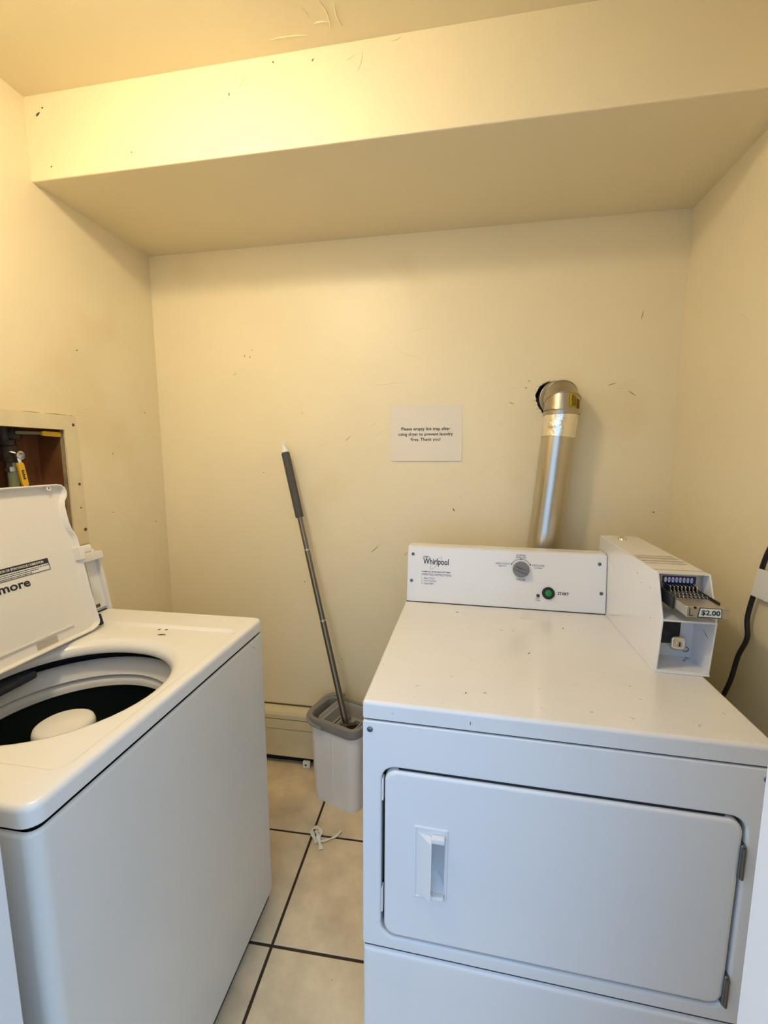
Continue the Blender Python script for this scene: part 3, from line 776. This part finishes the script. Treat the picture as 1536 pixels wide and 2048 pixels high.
obj('button_cap', bm, 'button_green', sb)
T('lettering', 'START', 'ink', .4880, cz(.9415), 'left', width=.034, height=.0092, bold=.02)
obj('indicator_lamp', lathe(bmesh.new(), [(.0054, 0), (.0054, .002), (.003, .0036)], (0, 0, 0), 16, FQ @ Matrix.Translation((.4285, cz(.9355), 0))), 'led_red', fp)
T('lettering', 'Dryer', 'ink_grey', .4285, cz(.9245), 'mid', width=.012, height=.0040)
T('lettering', 'In Use', 'ink_grey', .4285, cz(.9190), 'mid', width=.014, height=.0038)
# maker's logo with swoosh and award mark
T('maker_name', 'Whirlpool', 'ink', .0560, cz(1.0105), 'left', width=.085, height=.0270, bold=.012)
bm = bmesh.new()
tube(bm, arc_tube(FQ, .102, cz(1.0225), .0245, math.radians(-70), math.radians(110), 0, 26, .0075, math.radians(52)), .0004, 5)
tube(bm, arc_tube(FQ, .0965, cz(1.0205), .0255, math.radians(120), math.radians(285), 0, 26, .0075, math.radians(52)), .0004, 5)
obj('logo_swoosh', bm, 'ink_grey', fp, smooth=None)
bm = bmesh.new(); tube(bm, arc_tube(FQ, .0655, cz(1.0415), .0115, 0, 2*PI, 0, 28, .0026), .0004, 5, caps=False)
for dx in (-.004, -.001, .002, .005): box(bm, .0655+dx-.0010, .0655+dx+.0010, cz(1.0415)-.0013, cz(1.0415)+.0013, 0, .0004, M=FQ)
obj('award_mark', bm, 'ink', fp, smooth=None)
T('lettering', 'COMMERCIAL DRYER HEAVY DUTY SERIES', 'ink', .0515, cz(.9905), 'left', width=.096, height=.0040, bold=.012)
T('lettering', 'OPERATING INSTRUCTIONS', 'ink_grey', .0515, cz(.9795), 'left', width=.099, height=.0072)
for i, (n1, s1, ww) in enumerate((('1', 'Select CYCLE', .035), ('2', 'Insert Payment', .042), ('3', 'Press START', .033))):
    T('lettering', n1, 'ink_grey', .0515, cz(.9680-.0088*i), 'left', height=.0056)
    T('lettering', s1, 'ink_grey', .0600, cz(.9672-.0088*i), 'left', width=ww, height=.0066)

# ------------------------------------------------------------------ coin box on the dryer deck
DRM = Matrix.Translation((DX, DY, 0)) @ Matrix.Rotation(DRZ, 4, 'Z') @ Matrix.Rotation(0.009, 4, 'Y')
cb = thing('coin_box', 'white steel coin box with a push slide on the dryer top', 'coin box', tuple(DRM @ Vector((0, 0, 0))), (0, 0.009, DRZ), world=False)
BX0, BX1, th = .6335, .7445, .0035
PROF = [(.250, HD+.0006), (.239, 1.018), (.284, 1.116), (.735, 1.1205), (.735, HD+.0006)]
bm = bmesh.new()
prism(bm, PROF, 'x', BX0, BX0+th, .0008, 1); prism(bm, PROF, 'x', BX1-th, BX1, .0008, 1)
hous = obj('side_panels', bm, 'enamel', cb, smooth=None)
bm = bmesh.new()
prism(bm, [(.2845, 1.1165), (.735, 1.1215), (.735, 1.1185), (.2845, 1.1135)], 'x', BX0+.001, BX1-.001)
tp = obj('top_panel', bm, 'enamel_top', cb, smooth=None)
obj('bottom_panel', BX(BX0+.001, BX1-.001, .2485, .735, HD+.0008, HD+.008), 'enamel', cb, smooth=None)
obj('base_lip', BX(BX0-.002, BX1, .2465, .735, HD+.0003, HD+.0042, .0008, 1), 'enamel', cb)
bm = bmesh.new(); prism(bm, [(.239, 1.0155), (.239, 1.0195), (.34, 1.0235), (.34, 1.0185)], 'x', BX0+.001, BX1-.001)
obj('divider_shelf', bm, 'enamel', cb, smooth=None)
obj('lower_back_plate', BX(BX0+.001, BX1-.001, .330, .334, HD+.006, 1.021), 'enamel', cb, smooth=None)
obj('upper_back_plate', BX(BX0+.001, BX1-.001, .308, .312, 1.02, 1.117), 'coin_plate', cb, smooth=None)
obj('back_panel', BX(BX0+.001, BX1-.001, .731, .735, HD+.001, 1.119), 'enamel', cb, smooth=None)
# round key lock on the top
Mtop = Matrix.Translation((.6815, .672, 1.1200))
lk = obj('top_lock', lathe(bmesh.new(), [(.0130, 0), (.0130, .002), (.0105, .007), (.006, .0098), (.001, .0102)], (0, 0, 0), 20, Mtop), 'chrome', tp)
# worn label on top
bm = bmesh.new()
for i, (y0, wd) in enumerate(((.452, .012), (.428, .018), (.398, .014), (.374, .010))):
    x = BX0+.006
    while x < BX1-.012:
        L = rnd.uniform(.004, .012)
        xx = min(x+L, BX1-.006); zt = 1.1215+(y0-.735)*.0111
        box(bm, x, xx, y0-wd/2, y0+wd/2*rnd.uniform(.6, 1), zt-.0006, zt+.0003); x += L+.0012
obj('worn_print', bm, 'ink_pale', tp, smooth=None, kind='stuff')
# chips on the side
bm = bmesh.new()
for (y, z) in ((.605, 1.062), (.582, 1.050), (.40, 1.083), (.37, 1.066), (.315, 1.07), (.30, 1.0)):
    box(bm, BX0-.0004, BX0+.001, y-.002, y+.002, z-.002, z+.002, .0005, 1)
obj('side_chips', bm, 'chip_scuff', hous, smooth=None, kind='stuff')
# screw heads painted over
for z in (1.045, .962): obj('painted_screw', lathe(bmesh.new(), [(.006, 0), (.005, .0012)], (BX0, .592, z), 14, Matrix.Rotation(-PI/2, 4, 'Y')), 'enamel', hous)
# coin slide mechanism
FM = frame((0, .3075, 0), (1, 0, 0), (0, 0, 1))
lb = obj('coin_label', BX(.655, .7255, .3065, .3085, 1.0855, 1.1035), 'label_blue', cb, smooth=None)
for k in range(8):
    cx = .6610+.0079*k
    bm = bmesh.new(); prism(bm, [(cx+.0029*math.cos(2*PI*j/16), 1.0945+.0066*math.sin(2*PI*j/16)) for j in range(16)], 'y', .3058, .3066)
    ov = obj('coin_mark', bm, 'print_white', lb, smooth=None)
    if k: text('value', '25', 'ink_grey', lb, frame((cx, .3057, 1.0928), (1, 0, 0), (0, 0, 1)), 0, 0, 'mid', height=.0036)
for k in range(8):
    cx = .6610+.0079*k
    obj('coin_slot', BX(cx-.0016, cx+.0016, .295, .3075, 1.0725, 1.0868, .0005, 1), 'coin_dark', cb)
    obj('coin_tooth', BX(cx+.0024, cx+.0054, .285, .3075, 1.0725, 1.0850, .001, 1), 'steel', cb)
SX0, SX1, SY0, SZ0, SZ1 = .6495, .7265, .172, 1.0525, 1.0745
bm = BX(SX0, SX1-.004, SY0+.002, .308, SZ0, SZ1-.0015, .0012, 1)
sl = obj('coin_slide', bm, 'coin_plate', cb)
obj('slide_guide', BX(SX0-.0035, SX0+.0005, SY0+.055, .308, SZ0-.004, SZ1+.0035, .001, 1), 'coin_dark', cb)
obj('slide_guide', BX(SX1-.0045, SX1-.0005, SY0+.03, .308, SZ0, SZ1+.003, .001, 1), 'coin_dark', cb)
for r in range(3):
    for k in range(8):
        cx = .6610+.0079*k; yy = .286-.021*r
        if cx > SX1-.009: continue
        obj('slide_slot', BX(cx-.0018, cx+.0018, yy-.008, yy+.007, SZ1-.0018, SZ1-.0008), 'coin_dark', sl, smooth=None)
        obj('slide_rib', BX(cx+.0024, cx+.0052, yy-.005, yy+.005, SZ1-.002, SZ1+.0012, .0008, 1), 'steel', sl)
fpz = obj('slide_front', BX(SX0-.001, SX1, SY0-.002, SY0+.002, SZ0-.0005, SZ1+.001, .001, 1), 'coin_plate', cb)
bm = bmesh.new(); prism(bm, [(.6690, SZ0+.0010), (.7140, SZ0+.0010), (.7125, SZ1), (.6725, SZ1)], 'y', SY0-.0026, SY0-.002)
pt = obj('price_border', bm, 'ink', fpz, smooth=None)
bm = bmesh.new(); prism(bm, [(.6708, SZ0+.0028), (.7125, SZ0+.0028), (.7110, SZ1-.0014), (.6738, SZ1-.0014)], 'y', SY0-.0031, SY0-.0026)
pt2 = obj('price_label', bm, 'print_white', fpz, smooth=None)
text('price', '$2.00', 'ink', fpz, frame((0, SY0-.0031, 0), (1, 0, 0), (0, 0, 1)), .6925, SZ0+.0052, 'mid', width=.0345, height=.0120, bold=.02)
obj('slide_mark', BX(.6535, .6548, SY0-.0026, SY0-.0018, SZ0+.004, SZ1-.003), 'ink', fpz, smooth=None)
obj('slide_mark', BX(.6535, .6605, SY0-.0026, SY0-.0018, SZ0+.003, SZ0+.0045), 'ink', fpz, smooth=None)
obj('slide_rivet', lathe(bmesh.new(), [(.0028, 0), (.0028, .001)], (.6635, SY0-.002, SZ1-.001), 12, My), 'coin_dark', fpz)
# cash drawer lock in the lower bay
bm = bmesh.new()
l0 = rr(.652, .712, .930, 1.004, .014, 5); A = ring(bm, l0, F(.3305)); B = ring(bm, l0, F(.3265)); bridge(bm, A, B); cap(bm, [B])
lp_ = obj('lock_hole_plate', bm, 'coin_dark', cb)
bm = bmesh.new()
qs = [ring(bm, rr(.6855, .7185, .9215, .9555, .008, 5, i), F(y)) for i, y in ((0, .331), (0, .309), (.0015, .3065), (.004, .3055))]
for a, b in zip(qs, qs[1:]): bridge(bm, a, b)
cap(bm, [qs[-1]])
lk = obj('drawer_lock', bm, 'chrome', cb, smooth=40)
cyl = obj('key_cylinder', lathe(bmesh.new(), [(.0068, 0), (.0068, .0016), (.0055, .002)], (.7035, .3056, .9375), 18, My), 'steel', lk)
obj('keyway', BX(.7022, .7048, .3030, .3042, .9325, .9430), 'ink', lk, smooth=None)
bm = bmesh.new(); tube(bm, [(.7285+.0068*math.cos(2*PI*k/20), .3295, .9165+.0062*math.sin(2*PI*k/20)) for k in range(21)], .0009, 6, caps=False)
obj('blank_plug', bm, 'gap_blue', cb)
bm = bmesh.new()
for (x, y, L, a) in ((.730, .322, .010, -.5), (.722, .312, .006, .2), (.716, .305, .005, -.6)):
    tube(bm, [(x-L/2, y-L/2*a, HD+.008), (x, y, HD+.0085), (x+L/2, y+L/2*a, HD+.008)], [.0004, .0012, .0004], 6)
tube(bm, [(BX1-th, .285, .985), (BX1-th, .265, .975)], [.0004, .0007], 6)
obj('bay_scuffs', bm, 'gap_blue', cb, kind='stuff')

# ------------------------------------------------------------------ exhaust duct
du = thing('exhaust_duct', 'galvanised dryer exhaust duct running up the wall behind the console', 'duct', (0.44, -.09, .82))
RD = .0565
ax0 = Vector((.441, -.085, .82)); ax1 = Vector((.5035, -.079, 1.545))
dv = (ax1-ax0).normalized()
at = lambda z: ax0+(ax1-ax0)*((z-ax0.z)/(ax1.z-ax0.z))
obj('pipe', tube(bmesh.new(), [at(.80+.0745*k) for k in range(11)], RD, 40), 'galvanised', du, smooth=60)
sx = dv.cross(Vector((0, -1, 0))).normalized()     # seam direction across the pipe
sd = Vector((-.28, -.96, 0)).normalized()
bm = bmesh.new()
# foil tape with wrinkled lower edge
rings = []
nz = 14
for i in range(nz+1):
    z = 1.445+.0855*i/nz; c = at(z); R2 = []
    for k in range(48):
        a = 2*PI*k/48
        w_ = rnd.uniform(-.0005, .0008)+(.0010 if abs(z-1.483) < .004 else 0)
        zz = (.004*math.sin(2*a)+rnd.uniform(-.001, .001)) if i == 0 else 0
        R2.append(bm.verts.new(c+Vector((math.cos(a), math.sin(a), 0))*(RD+.0016+w_)+Vector((0, 0, zz))))
    rings.append(R2)
sweep_rings(bm, rings)
obj('foil_tape', bm, 'foil', du, smooth=50)
# adjustable elbow: four gores turning from the pipe into the wall
bm = bmesh.new()
cpts = [Vector((.5030, -.0790, 1.5340)), Vector((.5050, -.0760, 1.570)), Vector((.5010, -.052, 1.588)), Vector((.4975, -.018, 1.588)), Vector((.4960, .060, 1.584))]
dirs = [dv, Vector((0.0, .42, .90)).normalized(), Vector((-.07, .86, .46)).normalized(), Vector((-.05, .995, .0)).normalized(), Vector((-.02, 1, -.05)).normalized()]
RE = .0600
def ell(c, d, r, n=44):
    u = Vector((1, 0, 0)); u = (u-d*u.dot(d)).normalized(); v = d.cross(u)
    return [bm.verts.new(c+u*(r*math.cos(2*PI*k/n))+v*(r*math.sin(2*PI*k/n))) for k in range(n)]
for i in range(4):
    A = ell(cpts[i], dirs[i], RE); B = ell(cpts[i+1], dirs[i+1], RE-.0006); bridge(bm, A, B)
el = obj('elbow', bm, 'elbow_steel', du, smooth=50)
for i, rw in ((0, .0022), (1, .0016), (2, .0016), (3, .0026)):
    bm = bmesh.new(); c, d = cpts[i], dirs[i]; u = (Vector((1, 0, 0))-d*d.x).normalized(); v = d.cross(u)
    tube(bm, [c+u*(RE*math.cos(2*PI*k/44))+v*(RE*math.sin(2*PI*k/44)) for k in range(45)], rw, 8, caps=False)
    obj('elbow_bead', bm, 'elbow_steel', el, smooth=60)
bm = lathe(bmesh.new(), [(RE+.0012, 1.521), (RE+.0012, 1.534)], (.5028, -.079, 0), 44, caps=False); obj('elbow_collar', bm, 'elbow_steel', el, smooth=60)
# caution sticker wrapped on the lower gore
def on_elbow(a, t, off=.0006):
    c = cpts[0].lerp(cpts[1], t); d = dirs[0].lerp(dirs[1], t).normalized()
    u = (Vector((1, 0, 0))-d*d.x).normalized(); v = d.cross(u)
    return c+u*((RE+off)*math.cos(a))+v*((RE+off)*math.sin(a))
def patch(a0, a1, t0, t1, m, nm, parent, off=.0006):
    bm = bmesh.new(); G = [[bm.verts.new(on_elbow(a0+(a1-a0)*i/8, t0+(t1-t0)*j/4, off)) for j in range(5)] for i in range(9)]
    for i in range(8):
        for j in range(4): bm.faces.new((G[i][j], G[i+1][j], G[i+1][j+1], G[i][j+1]))
    bmesh.ops.solidify(bm, geom=list(bm.faces), thickness=.0003)
    return obj(nm, bm, m, parent, smooth=60)
A0, A1 = math.radians(-78), math.radians(-52)
st = patch(A0, A1, .16, .96, 'sticker_yellow', 'caution_sticker', du)
patch(A1, math.radians(-34), .16, .70, 'sticker_red', 'sticker_panel', el)
bm = text_bm('CAUTION', width=.62, height=.28, bold=.02, depth=.001)
for v in bm.verts: v.co = on_elbow(A0+(A1-A0)*(.50-v.co.y), .22+v.co.x, .0012+v.co.z*.3)
obj('lettering', bm, 'ink', st, smooth=None)
bm = bmesh.new()
for q in (.60, .72, .84): 
    tube(bm, [on_elbow(A0+(A1-A0)*q, .25+.55*i/6*(1 if q < .8 else .8), .0008) for i in range(7)], .0006, 5)
obj('small_print', bm, 'ink', st, smooth=None, kind='stuff')

# ------------------------------------------------------------------ notice on the back wall
nt_ = thing('paper_notice', 'white paper notice about the lint trap taped to the wall', 'sign', (-.123, -.0005, 1.466), world=False)
PW, PH = .2794, .2159
bm = bmesh.new(); FA, BA_ = [], []
for i in range(9):
    cur = [.0005+.0030*max(0, 1-jj/3)*(.3+.7*abs(math.sin(i*.9))) for jj in range(7)]
    FA.append([bm.verts.new((PW*i/8, -.0005-cur[jj], -PH/2+PH*jj/6)) for jj in range(7)])
    BA_.append([bm.verts.new((PW*i/8, -.0001-cur[jj], -PH/2+PH*jj/6)) for jj in range(7)])
for G in (FA, BA_):
    for i in range(8):
        for jj in range(6): bm.faces.new((G[i][jj], G[i+1][jj], G[i+1][jj+1], G[i][jj+1]))
sh = obj('sheet', bm, 'paper', nt_, smooth=60)
FN = frame((0, -.0012, 0), (1, 0, 0), (0, 0, 1))
for i, (s, wd) in enumerate((('Please empty lint trap after', .192), ('using dryer to prevent laundry', .214), ('fires. Thank you!', .117))):
    text('lettering', s, 'ink', sh, FN, .138, .012-.0205*i-(.0033 if i != 2 else .0033), 'mid', width=wd, height=.0158, bold=.012)

# ------------------------------------------------------------------ power cord on the right wall
pc = thing('power_cord', 'black power cord hanging down the wall behind the dryer', 'cord', (.895, -.55, .3))
CPTS = [(.905, -.62, 1.30), (.897, -.590, 1.205), (.893, -.560, 1.14), (.893, -.534, 1.05), (.894, -.512, .962), (.892, -.522, .908), (.888, -.502, .850), (.890, -.480, .775), (.893, -.452, .715), (.893, -.40, .60), (.890, -.37, .42), (.885, -.36, .20), (.87, -.35, .006)]
obj('cable', tube(bmesh.new(), catmull(CPTS, 8), .0058, 12), 'black_rubber', pc, smooth=60)
bm = bmesh.new()
# folded paper flag around the cord
FL = [(-.546, 1.100), (-.528, 1.026), (-.605, 1.028), (-.625, 1.104)]
fl_in = [bm.verts.new((.8855, y, z)) for y, z in FL]; fl_out = [bm.verts.new((.8862, y, z)) for y, z in FL]
sweep_rings(bm, [fl_in, fl_out], True, True, True)
fl2 = [bm.verts.new((.8995, y-.002, z-.002)) for y, z in FL]; fl3 = [bm.verts.new((.9002, y-.002, z-.002)) for y, z in FL]
sweep_rings(bm, [fl2, fl3], True, True, True)
bm.faces.new((fl_in[0], fl_in[1], fl2[1], fl2[0]))
obj('cord_tag', bm, 'tag_white', pc, smooth=None, label='white paper tag folded around the cord')

# ------------------------------------------------------------------ baseboard heater
bh = thing('baseboard_heater', 'cream metal baseboard heater along the foot of the back wall', 'heater', (0, -.03, 0))
HX0, HX1, HY = -1.13, .88, -.055
bm = bmesh.new()
prism(bm, [(-.001, .262), (-.001, .030), (-.008, .030), (-.008, .250), (-.018, .256), (-.018, .262)], 'x', HX0, HX1); obj('back_panel', bm, 'heater_cream', bh, smooth=None)
bm = bmesh.new(); prism(bm, [(-.012, .262), (-.047, .2545), (HY+.002, .243), (HY+.002, .225), (HY+.004, .225), (-.044, .251), (-.012, .258)], 'x', HX0, HX1); obj('top_cover', bm, 'heater_cream', bh, smooth=None)
bm = bmesh.new(); prism(bm, [(HY+.004, .2215), (HY+.001, .2215), (HY, .1795), (HY+.004, .1795)], 'x', HX0, HX1); obj('damper', bm, 'heater_cream', bh, smooth=None)
bm = bmesh.new(); prism(bm, [(HY+.005, .1765), (HY, .1765), (HY-.001, .050), (HY+.010, .044), (HY+.012, .048), (HY+.004, .055)], 'x', HX0, HX1); obj('front_panel', bm, 'heater_cream', bh, smooth=None)
obj('inner_gap', BX(HX0, HX1, -.0505, -.008, .05, .235), 'gap_dark', bh, smooth=None)
for x in (HX0, HX1-.012): obj('end_cap', BX(x, x+.012, HY-.002, -.001, .012, .262, .002, 1), 'heater_cream', bh)
for x in (-1.0, -.496, .1, .6):
    ft = obj('bracket_foot', BX(x-.017, x+.017, HY-.002, HY+.012, .001, .034, .004, 2), 'white_plastic', bh)
    obj('bracket_slot', BX(x-.006, x+.002, HY-.0026, HY-.0015, .014, .022), 'ink', ft, smooth=None)
obj('toe_gap', BX(HX0, HX1, -.012, -.001, 0.0005, .03), 'gap_dark', bh, smooth=None)
obj('wall_gap_shade', BX(HX0, HX1, -.006, -.0005, .2615, .2665), 'chip_dark', bh, smooth=None)  # dark strip painting the shadow between heater top and wall

# ------------------------------------------------------------------ mop bucket
BA = math.radians(-20)
bc = Vector((-.2945, -.1607, 0))
mb = thing('mop_bucket', 'off white plastic mop bucket with grey wringer rim standing beside the dryer', 'bucket', tuple(bc), (0, 0, BA), world=False)
BW, BD, BH = .118, .088, .352
def brect(w, d, r, z): return [(p[0], p[1], z) for p in rr(-w, w, -d, d, r, 7)]
bm = bmesh.new()
rg = []
for s, z in ((.86, .004), (.885, .0), (.895, .006), (.93, .12), (.96, .25), (.985, BH-.01)):
    r3 = []
    for k, p in enumerate(brect(BW*s, BD*s, .040, z)):
        r3.append(bm.verts.new(p))
    rg.append(r3)
inn = [[bm.verts.new(p) for p in brect(BW*s-.003, BD*s-.003, .038, z)] for s, z in ((.985, BH-.01), (.93, .12), (.89, .01))]
sweep_rings(bm, rg+inn); bm.faces.new(rg[0]); bm.faces.new(inn[-1])
body = obj('body', bm, 'bucket_white', mb, smooth=50)
# pressed vertical crease on the front face
obj('front_crease', tube(bmesh.new(), [(.006, -BD*.955-.0003, .30), (.006, -BD*.93-.0003, .12), (.006, -BD*.90-.0003, .02)], [.0032, .0042, .0016], 8), 'bucket_white', body)
# rim band
bm = bmesh.new()
seq = [(1.0, .0, BH-.034), (1.0, .004, BH-.034), (1.0, .0075, BH-.030), (1.0, .008, BH-.004), (1.0, .006, BH+.003), (1.0, .0015, BH+.005), (1.0, -.006, BH+.004), (1.0, -.009, BH-.002), (1.0, -.010, BH-.03)]
rg = [[bm.verts.new(p) for p in brect(BW*.985+o, BD*.985+o, .042+o*.5, z)] for s, o, z in seq]
sweep_rings(bm, rg); rimo = obj('rim', bm, 'bucket_grey', mb, smooth=50)
# folded carrying handle lying along the left end of the rim
hp = [(-.030, -BD-.011, BH-.020), (-.070, -BD-.011, BH-.016), (-.100, -BD-.004, BH-.010), (-BW-.007, -BD+.030, BH-.004), (-BW-.009, 0, BH+.002), (-BW-.007, BD-.030, BH+.006), (-.100, BD+.004, BH+.008), (-.06, BD+.009, BH+.008)]
obj('carry_handle', tube(bmesh.new(), catmull(hp, 6), .0085, 10, True, .5), 'bucket_grey', mb, smooth=60)
# wringer insert: raised tray with a sloping wall, floor with slots and a well for the mop
bm = bmesh.new()
tx0, tx1, ty0, ty1 = -.075, BW-.016, -BD+.012, BD-.012
tr_out = rr(tx0, tx1, ty0, ty1, .022, 5); tr_in = rr(tx0, tx1, ty0, ty1, .022, 5, .006)
fl_l = rr(tx0+.028, tx1-.010, ty0+.014, ty1-.014, .014, 5)
Q = [ring(bm, tr_out, Zf(BH-.055)), ring(bm, tr_out, Zf(BH-.001)), ring(bm, rr(tx0, tx1, ty0, ty1, .022, 5, .002), Zf(BH+.0012)), ring(bm, tr_in, Zf(BH-.001)), ring(bm, rr(tx0+.012, tx1-.006, ty0+.009, ty1-.009, .018, 5), Zf(BH-.012)), ring(bm, rr(tx0+.018, tx1-.007, ty0+.010, ty1-.010, .018, 5), Zf(BH-.014)), ring(bm, fl_l, Zf(BH-.050))]
for a, b in zip(Q, Q[1:]): bridge(bm, a, b)
slots = [[(-.038, -.046), (-.024, -.046), (-.024, .046), (-.038, .046)], [(.010, -.052), (.019, -.052), (.019, .004), (.010, .004)], [(.028, -.054), (.086, -.054), (.086, .050), (.028, .050)]]
SR = [ring(bm, s, Zf(BH-.050)) for s in slots]
cap(bm, [Q[-1]]+SR)
for s, r_ in zip(slots, SR): bridge(bm, r_, ring(bm, s, Zf(BH-.066)))
wr_ = obj('wringer', bm, 'bucket_grey_light', mb, smooth=40)
# outer filler ledge between rim and tray
led = plate_hole('z', rr(-BW*.985+.011, BW*.985-.011, -BD*.985+.011, BD*.985-.011, .034, 5), [rr(tx0+.001, tx1-.001, ty0+.001, ty1-.001, .022, 5)], BH-.052, BH-.044)
obj('rim_ledge', led, 'bucket_grey', mb)
obj('wringer_shadow', BX(-.095, .10, -.066, .066, BH-.070, BH-.0662), 'gap_dark', mb, smooth=None)  # near-black sheet painting the shade below the wringer slots
obj('wringer_roller', tube(bmesh.new(), [(-.020, -.046, BH-.047), (-.020, .046, BH-.047)], .006, 10), 'bucket_grey_light', wr_)
obj('scraper_blade', BX(-.002, .004, -.055, .05, BH-.052, BH-.034, .001, 1), 'bucket_grey_light', wr_)

# ------------------------------------------------------------------ flat mop standing in the bucket
mp0 = Vector((-.268, -.205, .325)); mp1 = Vector((-.552, -.046, 1.395))
md = (mp1-mp0).normalized(); ML = (mp1-mp0).length
mo = thing('flat_mop', 'mop with dark grey foam grip leaning from the bucket against the wall', 'mop', tuple(mp0))
at_m = lambda t: mp0+md*(ML*t)
gt = 1-.272/ML
obj('pole', tube(bmesh.new(), [at_m(0), at_m(gt*.5)], .0122, 20), 'pole_steel', mo, smooth=60)
obj('pole_middle', tube(bmesh.new(), [at_m(gt*.48), at_m(gt*.84)], .0112, 20), 'pole_steel', mo, smooth=60)
obj('pole_upper', tube(bmesh.new(), [at_m(gt*.83), at_m(gt+.02)], .0104, 20), 'pole_steel', mo, smooth=60)
for t, r in ((gt*.5, .0128), (gt*.84, .0118)):
    obj('pole_joint', tube(bmesh.new(), [at_m(t)-md*.003, at_m(t)+md*.003], r, 20), 'steel', mo, smooth=60)
obj('grip', tube(bmesh.new(), [at_m(gt), at_m(gt+.004), at_m(.994), at_m(.998)], [.0155, .0165, .0165, .0155], 24), 'grip_grey', mo, smooth=60)
ec = at_m(.998)
obj('end_cap', tube(bmesh.new(), [ec, ec+md*.006, ec+md*.012, ec+md*.026, ec+md*.032], [.0165, .0165, .012, .0075, .006], 20), 'white_plastic', mo, smooth=60)
bm = bmesh.new(); hc_ = ec+md*.038; xa_ = md.cross(Vector((0, 1, 0))).normalized()
tube(bm, [hc_+md*(.0085*math.cos(2*PI*k/20))+xa_*(.0060*math.sin(2*PI*k/20)) for k in range(21)], .0030, 8, caps=False)
obj('hang_loop', bm, 'white_plastic', mo, smooth=60)
bm = BX(-.045, .045, -.016, .016, -.012, .012, .004, 2, M=Matrix.Translation(mp0+Vector((.006, .006, -.004))) @ Matrix.Rotation(BA+PI/2, 4, 'Z') @ Matrix.Rotation(.5, 4, 'Y'))
hd_ = obj('mop_head', bm, 'mop_pad', mo)

# ------------------------------------------------------------------ plastic tie on the floor
tie = thing('plastic_tie', 'crumpled white plastic tie lying knotted on the floor tile', 'tie', (-.33, -.385, 0))
def ribbon(pts, wd, m='tie_white', nm='strip'):
    bm = bmesh.new(); P = catmull(pts, 6); rg = []
    for i, p in enumerate(P):
        t = (P[min(i+1, len(P)-1)]-P[max(i-1, 0)]).normalized(); s = t.cross(Vector((0, 0, 1))).normalized(); n = s.cross(t)
        ww = wd*(.75+.25*math.cos(i*.7))
        rg.append([bm.verts.new(p+s*ww*a+n*b) for a, b in ((-1, .0008), (0, .0016), (1, .0008), (1, -.0004), (0, .0004), (-1, -.0004))])
    sweep_rings(bm, rg, True, True, True)
    return obj(nm, bm, m, tie, smooth=60)
ribbon([(-.330, -.408, .003), (-.346, -.392, .006), (-.362, -.366, .008), (-.350, -.357, .014), (-.334, -.360, .012), (-.325, -.376, .008), (-.332, -.394, .004)], .0075)
ribbon([(-.345, -.366, .010), (-.334, -.385, .014), (-.322, -.405, .008), (-.306, -.432, .004)], .0078)
ribbon([(-.336, -.392, .006), (-.316, -.402, .006), (-.290, -.388, .005), (-.270, -.374, .006), (-.254, -.352, .010)], .0050)
